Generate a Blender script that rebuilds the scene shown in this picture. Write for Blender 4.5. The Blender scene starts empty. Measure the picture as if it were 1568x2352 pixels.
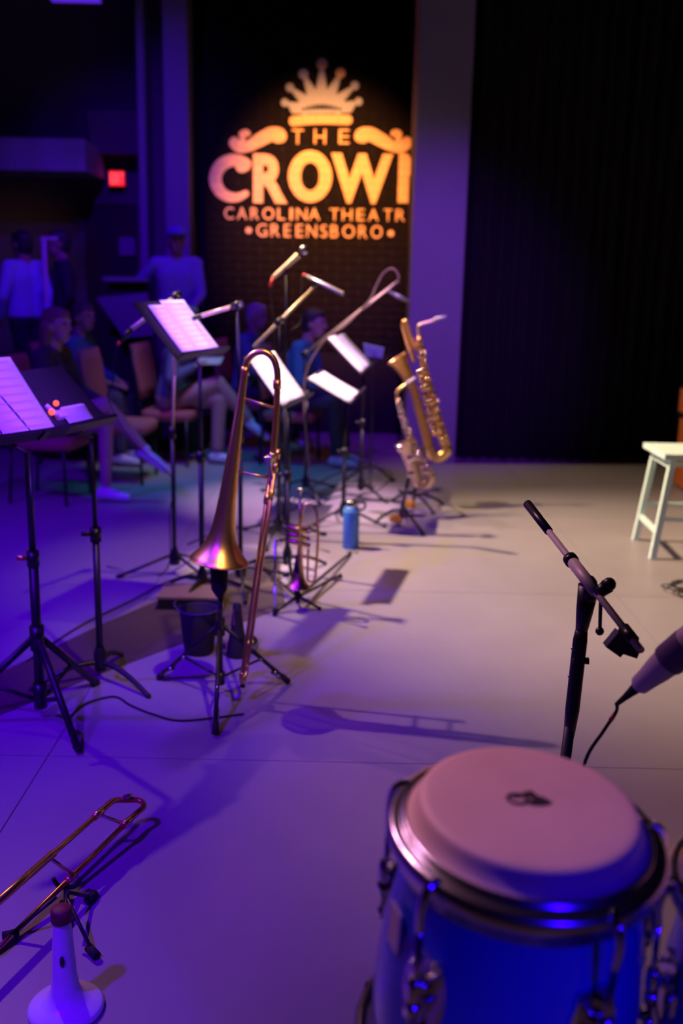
import bpy, bmesh, math, random
from mathutils import Vector, Matrix, Euler
random.seed(7)
V = Vector
S = bpy.context.scene
C = S.collection
# ------------------------------------------------------------------ camera
F = 2287.0; CH = 1.6; PITCH = math.radians(13.2); ROLL = math.radians(1.2)
fw = V((0, math.cos(PITCH), -math.sin(PITCH))); r0 = V((1, 0, 0)); u0 = r0.cross(fw)
cup = u0*math.cos(ROLL) - r0*math.sin(ROLL); crt = r0*math.cos(ROLL) + u0*math.sin(ROLL)
cd = bpy.data.cameras.new('camera'); cam = bpy.data.objects.new('camera', cd); C.objects.link(cam)
cam.matrix_world = Matrix(((crt.x, cup.x, -fw.x, 0), (crt.y, cup.y, -fw.y, 0), (crt.z, cup.z, -fw.z, CH), (0, 0, 0, 1)))
cd.sensor_fit = 'VERTICAL'; cd.sensor_height = 36; cd.sensor_width = 24; cd.lens = 35.0
cd.dof.use_dof = True; cd.dof.focus_distance = 2.5; cd.dof.aperture_fstop = 1.9; cd.dof.aperture_blades = 9
cd.clip_start = 0.05
S.camera = cam
# ------------------------------------------------------------------ world, exposure
W = bpy.data.worlds.new('world'); S.world = W; W.use_nodes = True
W.node_tree.nodes['Background'].inputs[0].default_value = (0.02, 0.0, 0.06, 1)
W.node_tree.nodes['Background'].inputs[1].default_value = 0.1
S.view_settings.view_transform = 'Standard'; S.view_settings.look = 'None'
S.view_settings.exposure = 0.0; S.view_settings.gamma = 1.0; S.view_settings.use_curve_mapping = False
# ------------------------------------------------------------------ stage and house lights, with added fill spots among them
def spot(name, loc, tgt, col, power, deg, blend=0.6, rad=0.05):
    l = bpy.data.lights.new(name, 'SPOT'); l.color = col; l.energy = power
    l.spot_size = math.radians(deg); l.spot_blend = blend; l.shadow_soft_size = rad
    o = bpy.data.objects.new(name, l); C.objects.link(o); o.location = loc
    o.rotation_euler = (V(tgt) - V(loc)).to_track_quat('-Z', 'Y').to_euler()
    return o
BLUE = (0.10, 0.0, 1.0); VIO = (0.22, 0.01, 1.0); PINK = (1.0, 0.5, 0.66); WARM = (1.0, 0.67, 0.46)
spot('stage_light_warm', (-2.6, 6.3, 5.2), (1.7, 5.4, 0), WARM, 3900, 44, 1.0, 0.06)
spot('fill_light_warm_back', (-1.6, 8.6, 5.2), (1.9, 7.3, 0), WARM, 650, 44, 1.0, 0.06)  # added fill, carries the warm wash on to the back floor
spot('stage_light_pink', (-3.1, 4.25, 5.0), (1.6, 3.25, 0), PINK, 760, 35, 1.0, 0.05)
spot('stage_light_mauve', (-3.4, 5.7, 5.0), (0.2, 1.4, 0.7), (1.0, 0.38, 0.66), 470, 41, 1.0, 0.05)
spot('fill_light_conga', (-2.5, 3.5, 5.0), (0.27, 1.13, 0.95), (1.0, 0.40, 0.68), 520, 12, 0.9, 0.05)  # added narrow fill for the drum head alone
spot('stage_light_amber', (0.45, 5.2, 5.2), (-0.28, 5.3, 1.2), (1.0, 0.55, 0.20), 430, 30, 1.0, 0.05)
spot('stage_light_amber_front', (0.9, 1.0, 4.6), (-0.42, 3.5, 0.85), (1.0, 0.55, 0.20), 420, 15, 1.0, 0.05)
spot('stage_light_blue_front', (-2.2, -0.6, 5.2), (-2.0, 3.1, 0), BLUE, 2400, 55, 1.0, 0.12)
spot('stage_light_blue_side', (-3.9, 3.2, 5.0), (-1.7, 5.0, 0), BLUE, 1600, 58, 1.0, 0.12)
spot('stage_light_blue_right', (1.6, -2.2, 2.4), (0.3, 1.15, 0.45), (0.02, 0.0, 1.0), 360, 20, 1.0, 0.12)
spot('stage_light_violet_near', (2.3, 2.0, 2.7), (-1.1, 3.45, 1.2), (0.22, 0.045, 1.0), 1500, 12, 1.0, 0.08)
spot('stage_light_violet_mid', (2.3, 3.2, 2.7), (-0.72, 4.9, 1.36), (0.30, 0.10, 1.0), 3200, 10, 1.0, 0.08)
spot('stage_light_rose_desks', (0.3, 4.9, 5.2), (-0.33, 5.33, 1.06), (1.0, 0.62, 0.92), 2500, 11, 1.0, 0.05)
spot('stage_light_rose_far', (1.2, 6.0, 5.2), (0.05, 6.9, 0.95), (1.0, 0.56, 0.90), 2600, 22, 1.0, 0.05)
spot('stage_light_column', (0.5, 2.6, 5.2), (0.80, 8.8, 1.3), VIO, 1900, 25, 0.95, 0.06)
spot('house_light_blue', (-1.4, 5.4, 5.2), (-2.0, 9.2, 0.9), BLUE, 700, 58, 1.0, 0.12)
spot('house_light_teal', (-0.6, 7.2, 5.2), (-1.0, 8.0, 0), (0.0, 0.5, 0.7), 420, 32, 1.0, 0.1)
spot('house_light_rose', (-0.3, 6.4, 5.2), (-1.4, 8.1, 0.7), (1.0, 0.4, 0.5), 300, 18, 1.0, 0.08)
spot('wall_light_blue', (-1.4, 6.6, 5.2), (-2.1, 10.5, 2.2), BLUE, 480, 44, 1.0, 0.1)
spot('wall_light_amber_left', (-3.6, 9.7, 2.2), (-3.6, 11.2, 1.7), (1.0, 0.42, 0.1), 6, 70, 1.0, 0.05)
spot('logo_light', (-0.4, 7.4, 4.6), (-0.22, 10.5, 2.28), (1.0, 0.30, 0.075), 2700, 39, 1.0, 0.05)

# ------------------------------------------------------------------ helpers
def ray(x, y): return fw + crt*((x-784)/F) - cup*((y-1176)/F)
def atZ(x, y, z=0.0):
    d = ray(x, y); return V((0, 0, CH)) + d*((z-CH)/d.z)
def atY(x, y, Y):
    d = ray(x, y); return V((0, 0, CH)) + d*(Y/d.y)
MATS = {}
def mat(name, col, rough=0.6, metal=0.0, var=0.12, scale=30, bump=0.0, emis=None, estr=0.0, coat=0.0, sheen=0.0):
    if name in MATS: return MATS[name]
    m = bpy.data.materials.new(name); m.use_nodes = True; nt = m.node_tree; b = nt.nodes['Principled BSDF']
    tc = nt.nodes.new('ShaderNodeTexCoord'); n = nt.nodes.new('ShaderNodeTexNoise'); n.inputs['Scale'].default_value = scale
    n.inputs['Detail'].default_value = 4
    nt.links.new(tc.outputs['Object'], n.inputs['Vector'])
    mx = nt.nodes.new('ShaderNodeMix'); mx.data_type = 'RGBA'
    mx.inputs[6].default_value = (*[c*(1-var) for c in col], 1); mx.inputs[7].default_value = (*[min(1, c*(1+var)) for c in col], 1)
    nt.links.new(n.outputs['Fac'], mx.inputs[0]); nt.links.new(mx.outputs[2], b.inputs['Base Color'])
    b.inputs['Roughness'].default_value = rough; b.inputs['Metallic'].default_value = metal
    b.inputs['Coat Weight'].default_value = coat; b.inputs['Coat Roughness'].default_value = 0.08
    b.inputs['Sheen Weight'].default_value = sheen
    if emis: b.inputs['Emission Color'].default_value = (*emis, 1); b.inputs['Emission Strength'].default_value = estr
    if bump:
        bp = nt.nodes.new('ShaderNodeBump'); bp.inputs['Strength'].default_value = bump; bp.inputs['Distance'].default_value = 0.01
        nt.links.new(n.outputs['Fac'], bp.inputs['Height']); nt.links.new(bp.outputs[0], b.inputs['Normal'])
    MATS[name] = m; return m
black = mat('black powder coat', (0.012, 0.012, 0.014), 0.42)
blackm = mat('black plastic', (0.010, 0.010, 0.012), 0.35)
rubber = mat('black rubber', (0.01, 0.01, 0.01), 0.8)
steel = mat('satin steel', (0.55, 0.54, 0.52), 0.28, 1.0, 0.05)
chrome = mat('chrome', (0.72, 0.72, 0.74), 0.09, 1.0, 0.03)
brass = mat('lacquered brass', (0.85, 0.56, 0.22), 0.34, 1.0, 0.08)
brassd = mat('dark gold brass', (0.74, 0.42, 0.13), 0.38, 1.0, 0.10)
rose = mat('rose brass', (0.78, 0.56, 0.44), 0.36, 1.0, 0.10)
paper = mat('sheet music paper', (0.80, 0.79, 0.78), 0.85, 0, 0.04)
polish = mat('polished brass keys', (0.90, 0.62, 0.28), 0.10, 1.0, 0.05)
polishr = mat('polished rose keys', (0.85, 0.68, 0.58), 0.10, 1.0, 0.05)
redm = mat('red band', (0.55, 0.03, 0.03), 0.5)

class MB:
    def __init__(s): s.v = []; s.f = []; s.sm = []
    def add(s, vs, fs, smooth=True):
        k = len(s.v); s.v += [V(p) for p in vs]; s.f += [[i+k for i in f] for f in fs]; s.sm += [smooth]*len(fs); return s
    def box(s, c, size, M=None):
        c = V(c); h = V(size)*0.5; vs = []
        for x in (-1, 1):
            for y in (-1, 1):
                for z in (-1, 1):
                    p = V((x*h.x, y*h.y, z*h.z)); vs.append(c + (M @ p if M else p))
        return s.add(vs, [(0,1,3,2),(4,6,7,5),(0,4,5,1),(2,3,7,6),(0,2,6,4),(1,5,7,3)], False)
    def slab(s, o, e1, e2, th, n=None):
        o, e1, e2 = V(o), V(e1), V(e2); n = n or e1.cross(e2).normalized(); d = n*th
        vs = [o, o+e1, o+e1+e2, o+e2]; vs += [p-d for p in vs]
        return s.add(vs, [(0,1,2,3),(7,6,5,4),(0,4,5,1),(1,5,6,2),(2,6,7,3),(3,7,4,0)], False)
    def prism(s, poly, d):
        n = len(poly); vs = [V(p) for p in poly]; vs += [p+V(d) for p in vs]
        return s.add(vs, [tuple(range(n)), tuple(range(2*n-1, n-1, -1))] + [(i, i+n, (i+1)%n+n, (i+1)%n) for i in range(n)], False)
    def tube(s, pts, r, seg=10, cap=True):
        pts = [V(p) for p in pts]; n = len(pts); R = r if isinstance(r, (list, tuple)) else [r]*n
        t = [(pts[min(i+1, n-1)]-pts[max(i-1, 0)]).normalized() for i in range(n)]
        a = V((0, 0, 1)) if abs(t[0].z) < 0.9 else V((1, 0, 0)); a = (a - t[0]*a.dot(t[0])).normalized(); vs = []; fs = []
        for i in range(n):
            a = (a - t[i]*a.dot(t[i])).normalized(); b = t[i].cross(a)
            for k in range(seg):
                g = 2*math.pi*k/seg; vs.append(pts[i] + (a*math.cos(g)+b*math.sin(g))*R[i])
        for i in range(n-1):
            for k in range(seg):
                k2 = (k+1) % seg; fs.append((i*seg+k, i*seg+k2, (i+1)*seg+k2, (i+1)*seg+k))
        s.add(vs, fs)
        if cap:
            s.add(vs[:seg], [tuple(range(seg-1, -1, -1))], False); s.add(vs[-seg:], [tuple(range(seg))], False)
        return s
    def lathe(s, prof, o=(0,0,0), ax=(0,0,1), seg=32):
        o = V(o); q = V((0,0,1)).rotation_difference(V(ax).normalized()); vs = []; fs = []; n = len(prof)
        for (r, z) in prof:
            for k in range(seg):
                g = 2*math.pi*k/seg; vs.append(o + q @ V((r*math.cos(g), r*math.sin(g), z)))
        for i in range(n-1):
            for k in range(seg):
                k2 = (k+1) % seg; fs.append((i*seg+k, i*seg+k2, (i+1)*seg+k2, (i+1)*seg+k))
        return s.add(vs, fs)
    def ball(s, c, r, sc=(1,1,1), seg=14, M=None):
        vs = []; fs = []; m = seg//2
        for i in range(m+1):
            th = math.pi*i/m
            for k in range(seg):
                g = 2*math.pi*k/seg; p = V((r*sc[0]*math.sin(th)*math.cos(g), r*sc[1]*math.sin(th)*math.sin(g), r*sc[2]*math.cos(th)))
                vs.append(V(c) + (M @ p if M else p))
        for i in range(m):
            for k in range(seg):
                k2 = (k+1) % seg; fs.append((i*seg+k, (i+1)*seg+k, (i+1)*seg+k2, i*seg+k2))
        return s.add(vs, fs)
    def build(s, name, m, parent=None, kind=None, label=None):
        off = V((0, 0, 0)); q = parent
        while q is not None: off += V(q.location); q = q.parent
        me = bpy.data.meshes.new(name); me.from_pydata([tuple(p-off) for p in s.v], [], s.f)
        me.polygons.foreach_set('use_smooth', s.sm)
        bm = bmesh.new(); bm.from_mesh(me); bmesh.ops.remove_doubles(bm, verts=bm.verts, dist=1e-6)
        bmesh.ops.recalc_face_normals(bm, faces=bm.faces)
        bm.to_mesh(me); bm.free(); me.materials.append(m)
        o = bpy.data.objects.new(name, me); C.objects.link(o); o.parent = parent
        if kind: o['kind'] = kind
        if label: o['label'] = label
        return o
def arc(pts, n=6):
    """Catmull-Rom through points"""
    P = [V(p) for p in pts]; out = []
    for i in range(len(P)-1):
        a = P[max(i-1, 0)]; b = P[i]; c = P[i+1]; d = P[min(i+2, len(P)-1)]
        for k in range(n):
            t = k/n; out.append(0.5*((2*b)+(c-a)*t+(2*a-5*b+4*c-d)*t*t+(3*b-a-3*c+d)*t**3))
    out.append(P[-1]); return out
def lerp_list(vals, n):
    out = []
    for i in range(n):
        f = i/(n-1)*(len(vals)-1); k = min(int(f), len(vals)-2); out.append(vals[k]*(1-f+k)+vals[k+1]*(f-k))
    return out
def thing(name, label, cat, loc=(0,0,0), group=None):
    o = bpy.data.objects.new(name, None); C.objects.link(o); o.location = loc; o.empty_display_size = 0.1
    return tag(o, label, cat, group)
def tag(o, label, cat, group=None):
    o['label'] = label; o['category'] = cat
    if group: o['group'] = group
    return o
def struct(o, label=None, cat=None):
    o['kind'] = 'structure'
    if label: o['label'] = label
    if cat: o['category'] = cat
    return o

# ================================================================== SETTING
fl_m = mat('painted stage floor', (0.29, 0.275, 0.265), 0.36, 0, 0.10, 3.0)
gap_m = mat('dark floor seam', (0.10, 0.095, 0.09), 0.8)
wall_m = mat('black wall paint', (0.02, 0.02, 0.024), 0.8)
fl = struct(MB().box((0, 3.6, -0.06), (12, 15.6, 0.11)).build('floor', gap_m), 'grey painted stage floor laid in wide sheets', 'floor')
me_cache = None
ys = [-4.15, -1.72, 0.72, 3.1, 5.02, 6.82, 9.3, 11.35]; xs = [-5.95, -3.4, -0.98, 1.46, 3.9, 5.95]
for j in range(len(ys)-1):
    for i in range(len(xs)-1):
        g = 0.0018
        MB().box(((xs[i]+xs[i+1])/2, (ys[j]+ys[j+1])/2, -0.0025), (xs[i+1]-xs[i]-2*g, ys[j+1]-ys[j]-2*g, 0.005)).build('floor_panel', fl_m, fl)
struct(MB().box((0, 3.6, 5.75), (12.4, 15.8, 0.1)).build('ceiling', wall_m), 'black stage ceiling', 'ceiling')
struct(MB().box((-6.05, 3.6, 2.8), (0.1, 15.6, 5.8)).build('wall_left', wall_m), 'black painted wall at the far left', 'wall')
struct(MB().box((6.05, 3.6, 2.8), (0.1, 15.6, 5.8)).build('wall_right', wall_m), 'black painted wall at the right', 'wall')
struct(MB().box((0, -4.25, 2.8), (12.2, 0.1, 5.8)).build('wall_front', wall_m), 'black painted wall behind the viewer', 'wall')
# rear wall with door on the left
dk = mat('dark plum wall', (0.10, 0.085, 0.10), 0.8)
rl = struct(MB().box((-3.75, 11.3, 2.8), (4.6, 0.1, 5.8)).build('wall_rear', dk), 'dark rear wall with door and exit sign', 'wall')
struct(MB().box((3.3, 11.3, 2.8), (5.5, 0.1, 5.8)).build('wall_rear_right', wall_m), 'black rear wall behind the stage curtains', 'wall')
# brick wall with the logo
WY = 10.5
brick_m = mat('dark painted brick', (0.005, 0.0045, 0.006), 0.85, 0, 0.3, 12, 0.2)
brick_m.node_tree.nodes['Principled BSDF'].inputs['Specular IOR Level'].default_value = 0.15
mort_m = mat('dark mortar', (0.006, 0.006, 0.007), 0.9)
xl = atY(471, 500, WY).x
bw = struct(MB().box(((xl+2.2)/2, WY+0.09, 2.8), (2.2-xl, 0.16, 5.8)).build('wall_back', mort_m), 'dark painted brick wall with projected emblem', 'wall')
bp = []
pw, ph = 0.225, 0.0815
for r in range(int(4.9/ph)):
    z = 0.85 + r*ph
    if z > 4.75: break
    x = xl + (0 if r % 2 else -pw/2)
    while x < 1.25:
        a = max(x, xl+0.002); b = min(x+pw-0.011, 1.25)
        if b-a > 0.03: bp.append((a, b, z))
        x += pw
bp.sort(key=lambda q: abs((q[0]+q[1])/2+0.2) + 1.0*abs(q[2]-2.6))
cache = {}
rest = MB()
for k, (a, b, z) in enumerate(bp):
    if k < 300:
        key = round(b-a, 3)
        c = V(((a+b)/2, WY+0.012+random.uniform(-0.001, 0.001), z+ph/2))
        if key in cache:
            o = bpy.data.objects.new('brick', cache[key]); C.objects.link(o); o.parent = bw
        else:
            o = MB().box((0, 0, 0), (b-a, 0.024, ph-0.011)).build('brick', brick_m, bw)
            cache[key] = o.data
        o.location = c
    else: rest.box(((a+b)/2, WY+0.012, z+ph/2), (b-a, 0.024, ph-0.011))
rest.build('brick_courses', brick_m, bw, kind='stuff')
# column in front of the brick wall, right of the emblem
col_m = mat('grey painted column', (0.22, 0.20, 0.24), 0.75, 0, 0.06, 4)
cl = atY(931, 1000, 8.82).x; cr = atY(1046, 1000, 8.82).x
struct(MB().box(((cl+cr)/2, 9.15, 2.8), (cr-cl, 0.66, 5.8)).build('column', col_m), 'tall square column washed in violet light beside the emblem', 'column')
# pilaster and dark recess left of the brick wall
pil_m = mat('blue grey pilaster', (0.20, 0.19, 0.24), 0.8, 0, 0.08, 5)
pl = atY(385, 700, 10.2).x; pr = atY(437, 700, 10.2).x; pll = atY(327, 700, 10.35).x
struct(MB().box(((pl+pr)/2, 10.4, 2.15), (pr-pl, 0.4, 4.3)).build('pilaster', pil_m), 'blue lit pilaster left of the black recess', 'pilaster')
struct(MB().box((pll+0.035, 10.75, 2.3), (0.07, 0.8, 4.6)).build('trim_1', pil_m), 'narrow blue lit door trim beside the pilaster', 'trim')
struct(MB().box(((pll+pl)/2, 10.9, 2.2), (pl-pll, 0.3, 4.4)).build('wall_return', dk), 'dark wall strip between trim and pilaster', 'wall')
# riser for the standing people
rz = 0.28
struct(MB().box((-3.35, 10.15, rz/2), (4.1, 2.1, rz)).build('riser', mat('black riser', (0.02, 0.02, 0.025), 0.7)), 'low black riser at the back of the room', 'riser')
# door
dx0 = atY(205, 700, 11.24).x; dx1 = atY(322, 700, 11.24).x; dzt = atY(262, 470, 11.24).z
dm = mat('dark maroon door', (0.028, 0.012, 0.014), 0.5)
d1 = struct(MB().box(((dx0+dx1)/2, 11.225, (dzt+rz)/2), (dx1-dx0, 0.05, dzt-rz)).build('door_1', dm), 'dark door under the red exit sign', 'door')
wp = atY(292, 565, 11.2)
MB().box((wp.x, 11.195, wp.z), (0.17, 0.012, 0.19)).build('door_window', mat('frosted door pane', (0.25, 0.18, 0.28), 0.35), d1)
MB().box((wp.x, 11.193, wp.z+0.105), (0.21, 0.02, 0.02)).box((wp.x, 11.193, wp.z-0.105), (0.21, 0.02, 0.02)).box((wp.x-0.095, 11.193, wp.z), (0.02, 0.02, 0.2)).box((wp.x+0.095, 11.193, wp.z), (0.02, 0.02, 0.2)).build('window_frame', dm, d1)
MB().tube([(dx1-0.1, 11.2, 1.25), (dx1-0.1, 11.14, 1.25), (dx1-0.24, 11.14, 1.25)], 0.012, 8).build('door_handle', steel, d1)
struct(MB().box(((dx0+dx1)/2, 11.22, dzt+0.03), (dx1-dx0+0.16, 0.08, 0.06)).box((dx0-0.04, 11.22, (dzt+rz)/2), (0.07, 0.08, dzt-rz)).box((dx1+0.04, 11.22, (dzt+rz)/2), (0.07, 0.08, dzt-rz)).build('trim_2', dk), 'dark door frame around the rear door', 'trim')
# soffit ledge top left
s0 = atY(-40, 352, 10.4); s1 = atY(196, 352, 10.4)
struct(MB().box(((s0.x+s1.x)/2, 10.8, s0.z), (s1.x-s0.x, 0.85, 0.30)).build('soffit', mat('pale soffit paint', (0.30, 0.30, 0.34), 0.8)), 'boxed soffit catching blue light above the dark doorway', 'soffit')
s2 = atY(200, 300, 10.9); s3 = atY(325, 300, 10.9)
struct(MB().box(((s2.x+s3.x)/2, 11.1, s2.z), (s3.x-s2.x, 0.3, 0.42)).build('trim_3', dk), 'dark lintel panel above the exit sign', 'trim')
# emergency exit sign
ep = atY(266, 409, 11.1)
ex = thing('exit_sign', 'glowing red EXIT sign above the dark door', 'sign', (ep.x, 11.18, ep.z-0.09))
MB().box((ep.x, 11.18, ep.z), (0.175, 0.06, 0.165)).build('housing', blackm, ex)
MB().box((ep.x, 11.145, ep.z), (0.16, 0.012, 0.15)).build('face', mat('red sign face', (0.5, 0.01, 0.02), 0.5, emis=(1.0, 0.012, 0.02), estr=1.1), ex)
def glyph(ch, offset=0.0):
    cu = bpy.data.curves.new('glyph', 'FONT'); cu.body = ch; cu.offset = offset; cu.resolution_u = 4; cu.fill_mode = 'FRONT'
    ob = bpy.data.objects.new('glyph', cu); C.objects.link(ob)
    dg = bpy.context.evaluated_depsgraph_get(); me = bpy.data.meshes.new_from_object(ob.evaluated_get(dg))
    vs = [v.co.copy() for v in me.vertices]; fs = [list(p.vertices) for p in me.polygons]
    bpy.data.objects.remove(ob); bpy.data.curves.remove(cu); bpy.data.meshes.remove(me); return vs, fs
GL = {}
def put_glyph(ch, x0, x1, z0, z1, Y, th, m, parent, offset=0.0, name='letter'):
    if (ch, offset) not in GL: GL[(ch, offset)] = glyph(ch, offset)
    vs, fs = GL[(ch, offset)]
    ax = min(v.x for v in vs); bx = max(v.x for v in vs); ay = min(v.y for v in vs); by = max(v.y for v in vs)
    P = [V((x0+(v.x-ax)/(bx-ax)*(x1-x0), Y, z0+(v.y-ay)/(by-ay)*(z1-z0))) for v in vs]
    mb = MB(); n = len(P); mb.add(P, fs, False)
    cnt = {}
    for f in fs:
        for i in range(len(f)):
            e = (f[i], f[(i+1) % len(f)]); cnt[tuple(sorted(e))] = cnt.get(tuple(sorted(e)), []) + [e]
    back = [p+V((0, th, 0)) for p in P]
    mb.add(P+back, [(e[0][0], e[0][1], e[0][1]+n, e[0][0]+n) for e in cnt.values() if len(e) == 1], False)
    return mb.build(name, m, parent)
exl = mat('lit red letters', (0.8, 0.1, 0.1), 0.5, emis=(1.0, 0.10, 0.10), estr=1.6)
for k, ch in enumerate('EXIT'):
    x = ep.x-0.066+k*0.035
    put_glyph(ch, x, x+(0.029 if ch != 'I' else 0.012), ep.z-0.055, ep.z+0.055, 11.136, 0.004, exl, ex, 0.01)

# ------------------------------------------------------------------ emblem on the brick wall: projected light built as coloured letters
LY = WY-0.004
def zp(zx, zy): p = atY(460+zx/2.904, 100+zy/2.904, LY); return p
logo_m = mat('pale amber projection colour', (0.80, 0.60, 0.34), 0.8, 0, 0.08, 20)
# faint brick coursing in the projected colour
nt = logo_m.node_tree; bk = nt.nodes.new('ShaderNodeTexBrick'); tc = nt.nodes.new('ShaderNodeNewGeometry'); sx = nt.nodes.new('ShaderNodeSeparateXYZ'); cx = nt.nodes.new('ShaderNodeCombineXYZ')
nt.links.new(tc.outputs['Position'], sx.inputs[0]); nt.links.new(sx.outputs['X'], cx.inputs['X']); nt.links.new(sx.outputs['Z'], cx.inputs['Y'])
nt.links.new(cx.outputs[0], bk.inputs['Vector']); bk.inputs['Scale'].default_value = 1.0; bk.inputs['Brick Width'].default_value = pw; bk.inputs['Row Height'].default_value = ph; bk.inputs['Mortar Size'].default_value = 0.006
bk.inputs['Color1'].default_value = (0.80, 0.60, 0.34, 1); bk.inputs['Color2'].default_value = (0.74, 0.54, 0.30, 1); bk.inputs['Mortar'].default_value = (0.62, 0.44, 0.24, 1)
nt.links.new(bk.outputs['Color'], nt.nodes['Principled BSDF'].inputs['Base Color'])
crown_m = mat('dim grey projection colour', (0.38, 0.50, 0.66), 0.8, 0, 0.08, 20)  # dimmer projected light on the crown, put into its colour
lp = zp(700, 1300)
lg = thing('projected_emblem', 'large amber THE CROWN emblem with crown and scrolls, projected light painted on brick wall', 'emblem', (lp.x, WY, lp.z))
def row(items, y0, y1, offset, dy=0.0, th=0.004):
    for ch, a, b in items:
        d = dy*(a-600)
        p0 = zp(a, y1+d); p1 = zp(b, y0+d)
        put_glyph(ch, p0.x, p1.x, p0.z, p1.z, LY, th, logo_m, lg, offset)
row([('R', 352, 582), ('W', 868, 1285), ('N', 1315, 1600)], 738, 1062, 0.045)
def stroke(pts, ws, m, parent, name, n=8, Y=LY):
    """flat stroke of painted light of varying width in the wall plane"""
    P = arc([zp(*p) for p in pts], n); R = lerp_list([w/2.904*(WY/F) for w in ws], len(P)); L = []; Q = []
    for i, p in enumerate(P):
        t = (P[min(i+1, len(P)-1)]-P[max(i-1, 0)]).normalized(); s = V((-t.z, 0, t.x))
        L.append(p+s*R[i]/2); Q.append(p-s*R[i]/2)
    mb = MB(); k = len(P); vs = [V((p.x, Y-0.002*(i % k)/k, p.z)) for i, p in enumerate(L+Q)]; vs += [V((p.x, Y+0.003, p.z)) for p in vs]
    fs = []
    for i in range(k-1):
        fs += [(i, i+1, k+i+1, k+i), (i, 2*k+i, 2*k+i+1, i+1), (k+i, k+i+1, 3*k+i+1, 3*k+i)]
    mb.add(vs, fs, False)
    for e, r in ((P[0], R[0]), (P[-1], R[-1])): disc(mb, e, r/2, Y-0.0022)
    return mb.build(name, m, parent)
def disc(mb, c, r, Y=LY, seg=20, sz=1.0):
    mb.prism([(c.x+r*math.cos(2*math.pi*k/seg), Y, c.z+r*sz*math.sin(2*math.pi*k/seg)) for k in range(seg)], (0, 0.003, 0)); return mb
def ell(cx, cy, rx, ry, a0, a1, n): return [(cx+rx*math.cos(math.radians(a0+(a1-a0)*i/n)), cy+ry*math.sin(math.radians(a0+(a1-a0)*i/n))) for i in range(n+1)]
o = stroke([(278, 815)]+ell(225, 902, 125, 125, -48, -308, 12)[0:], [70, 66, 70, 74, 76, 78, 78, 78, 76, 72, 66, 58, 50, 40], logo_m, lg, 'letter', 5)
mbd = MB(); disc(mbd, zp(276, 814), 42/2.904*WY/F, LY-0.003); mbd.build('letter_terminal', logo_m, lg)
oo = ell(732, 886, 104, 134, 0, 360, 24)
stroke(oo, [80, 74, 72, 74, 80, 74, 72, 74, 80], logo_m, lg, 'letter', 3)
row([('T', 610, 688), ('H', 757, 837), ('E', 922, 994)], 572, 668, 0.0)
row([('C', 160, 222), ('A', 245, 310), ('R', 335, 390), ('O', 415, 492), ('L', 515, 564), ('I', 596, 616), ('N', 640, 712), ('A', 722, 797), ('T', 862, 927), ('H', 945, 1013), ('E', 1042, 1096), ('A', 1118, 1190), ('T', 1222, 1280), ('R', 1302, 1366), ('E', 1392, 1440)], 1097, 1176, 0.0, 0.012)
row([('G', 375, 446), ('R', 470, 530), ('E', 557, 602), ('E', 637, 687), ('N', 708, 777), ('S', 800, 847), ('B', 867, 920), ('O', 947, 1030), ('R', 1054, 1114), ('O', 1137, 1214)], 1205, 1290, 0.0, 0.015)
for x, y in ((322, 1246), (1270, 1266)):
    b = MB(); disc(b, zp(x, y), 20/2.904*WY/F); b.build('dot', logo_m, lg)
# crown
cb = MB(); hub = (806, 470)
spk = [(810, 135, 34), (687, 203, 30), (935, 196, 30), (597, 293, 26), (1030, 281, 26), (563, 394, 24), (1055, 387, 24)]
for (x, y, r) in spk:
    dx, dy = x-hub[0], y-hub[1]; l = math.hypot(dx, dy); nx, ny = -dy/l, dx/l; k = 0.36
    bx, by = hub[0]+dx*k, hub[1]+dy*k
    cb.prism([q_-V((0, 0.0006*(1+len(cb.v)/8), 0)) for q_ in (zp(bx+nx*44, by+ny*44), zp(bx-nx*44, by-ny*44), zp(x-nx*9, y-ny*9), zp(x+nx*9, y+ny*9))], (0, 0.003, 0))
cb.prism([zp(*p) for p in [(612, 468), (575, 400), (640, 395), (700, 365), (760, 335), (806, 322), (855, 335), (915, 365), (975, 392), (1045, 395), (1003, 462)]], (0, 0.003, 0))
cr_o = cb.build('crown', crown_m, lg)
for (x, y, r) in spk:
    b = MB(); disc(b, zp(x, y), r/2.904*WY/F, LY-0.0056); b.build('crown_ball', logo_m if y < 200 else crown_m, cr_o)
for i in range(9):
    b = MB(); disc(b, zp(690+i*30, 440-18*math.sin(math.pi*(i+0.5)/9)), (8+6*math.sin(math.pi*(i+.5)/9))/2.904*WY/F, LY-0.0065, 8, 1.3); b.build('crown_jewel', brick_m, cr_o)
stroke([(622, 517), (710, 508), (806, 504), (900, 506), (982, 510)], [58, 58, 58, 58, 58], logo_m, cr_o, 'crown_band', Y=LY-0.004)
# scrolls
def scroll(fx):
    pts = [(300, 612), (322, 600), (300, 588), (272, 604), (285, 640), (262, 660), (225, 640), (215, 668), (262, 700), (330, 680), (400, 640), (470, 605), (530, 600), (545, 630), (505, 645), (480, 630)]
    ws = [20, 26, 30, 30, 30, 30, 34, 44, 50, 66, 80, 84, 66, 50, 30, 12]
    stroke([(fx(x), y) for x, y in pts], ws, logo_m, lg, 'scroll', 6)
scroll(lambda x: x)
scroll(lambda x: 1602-x)

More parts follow.
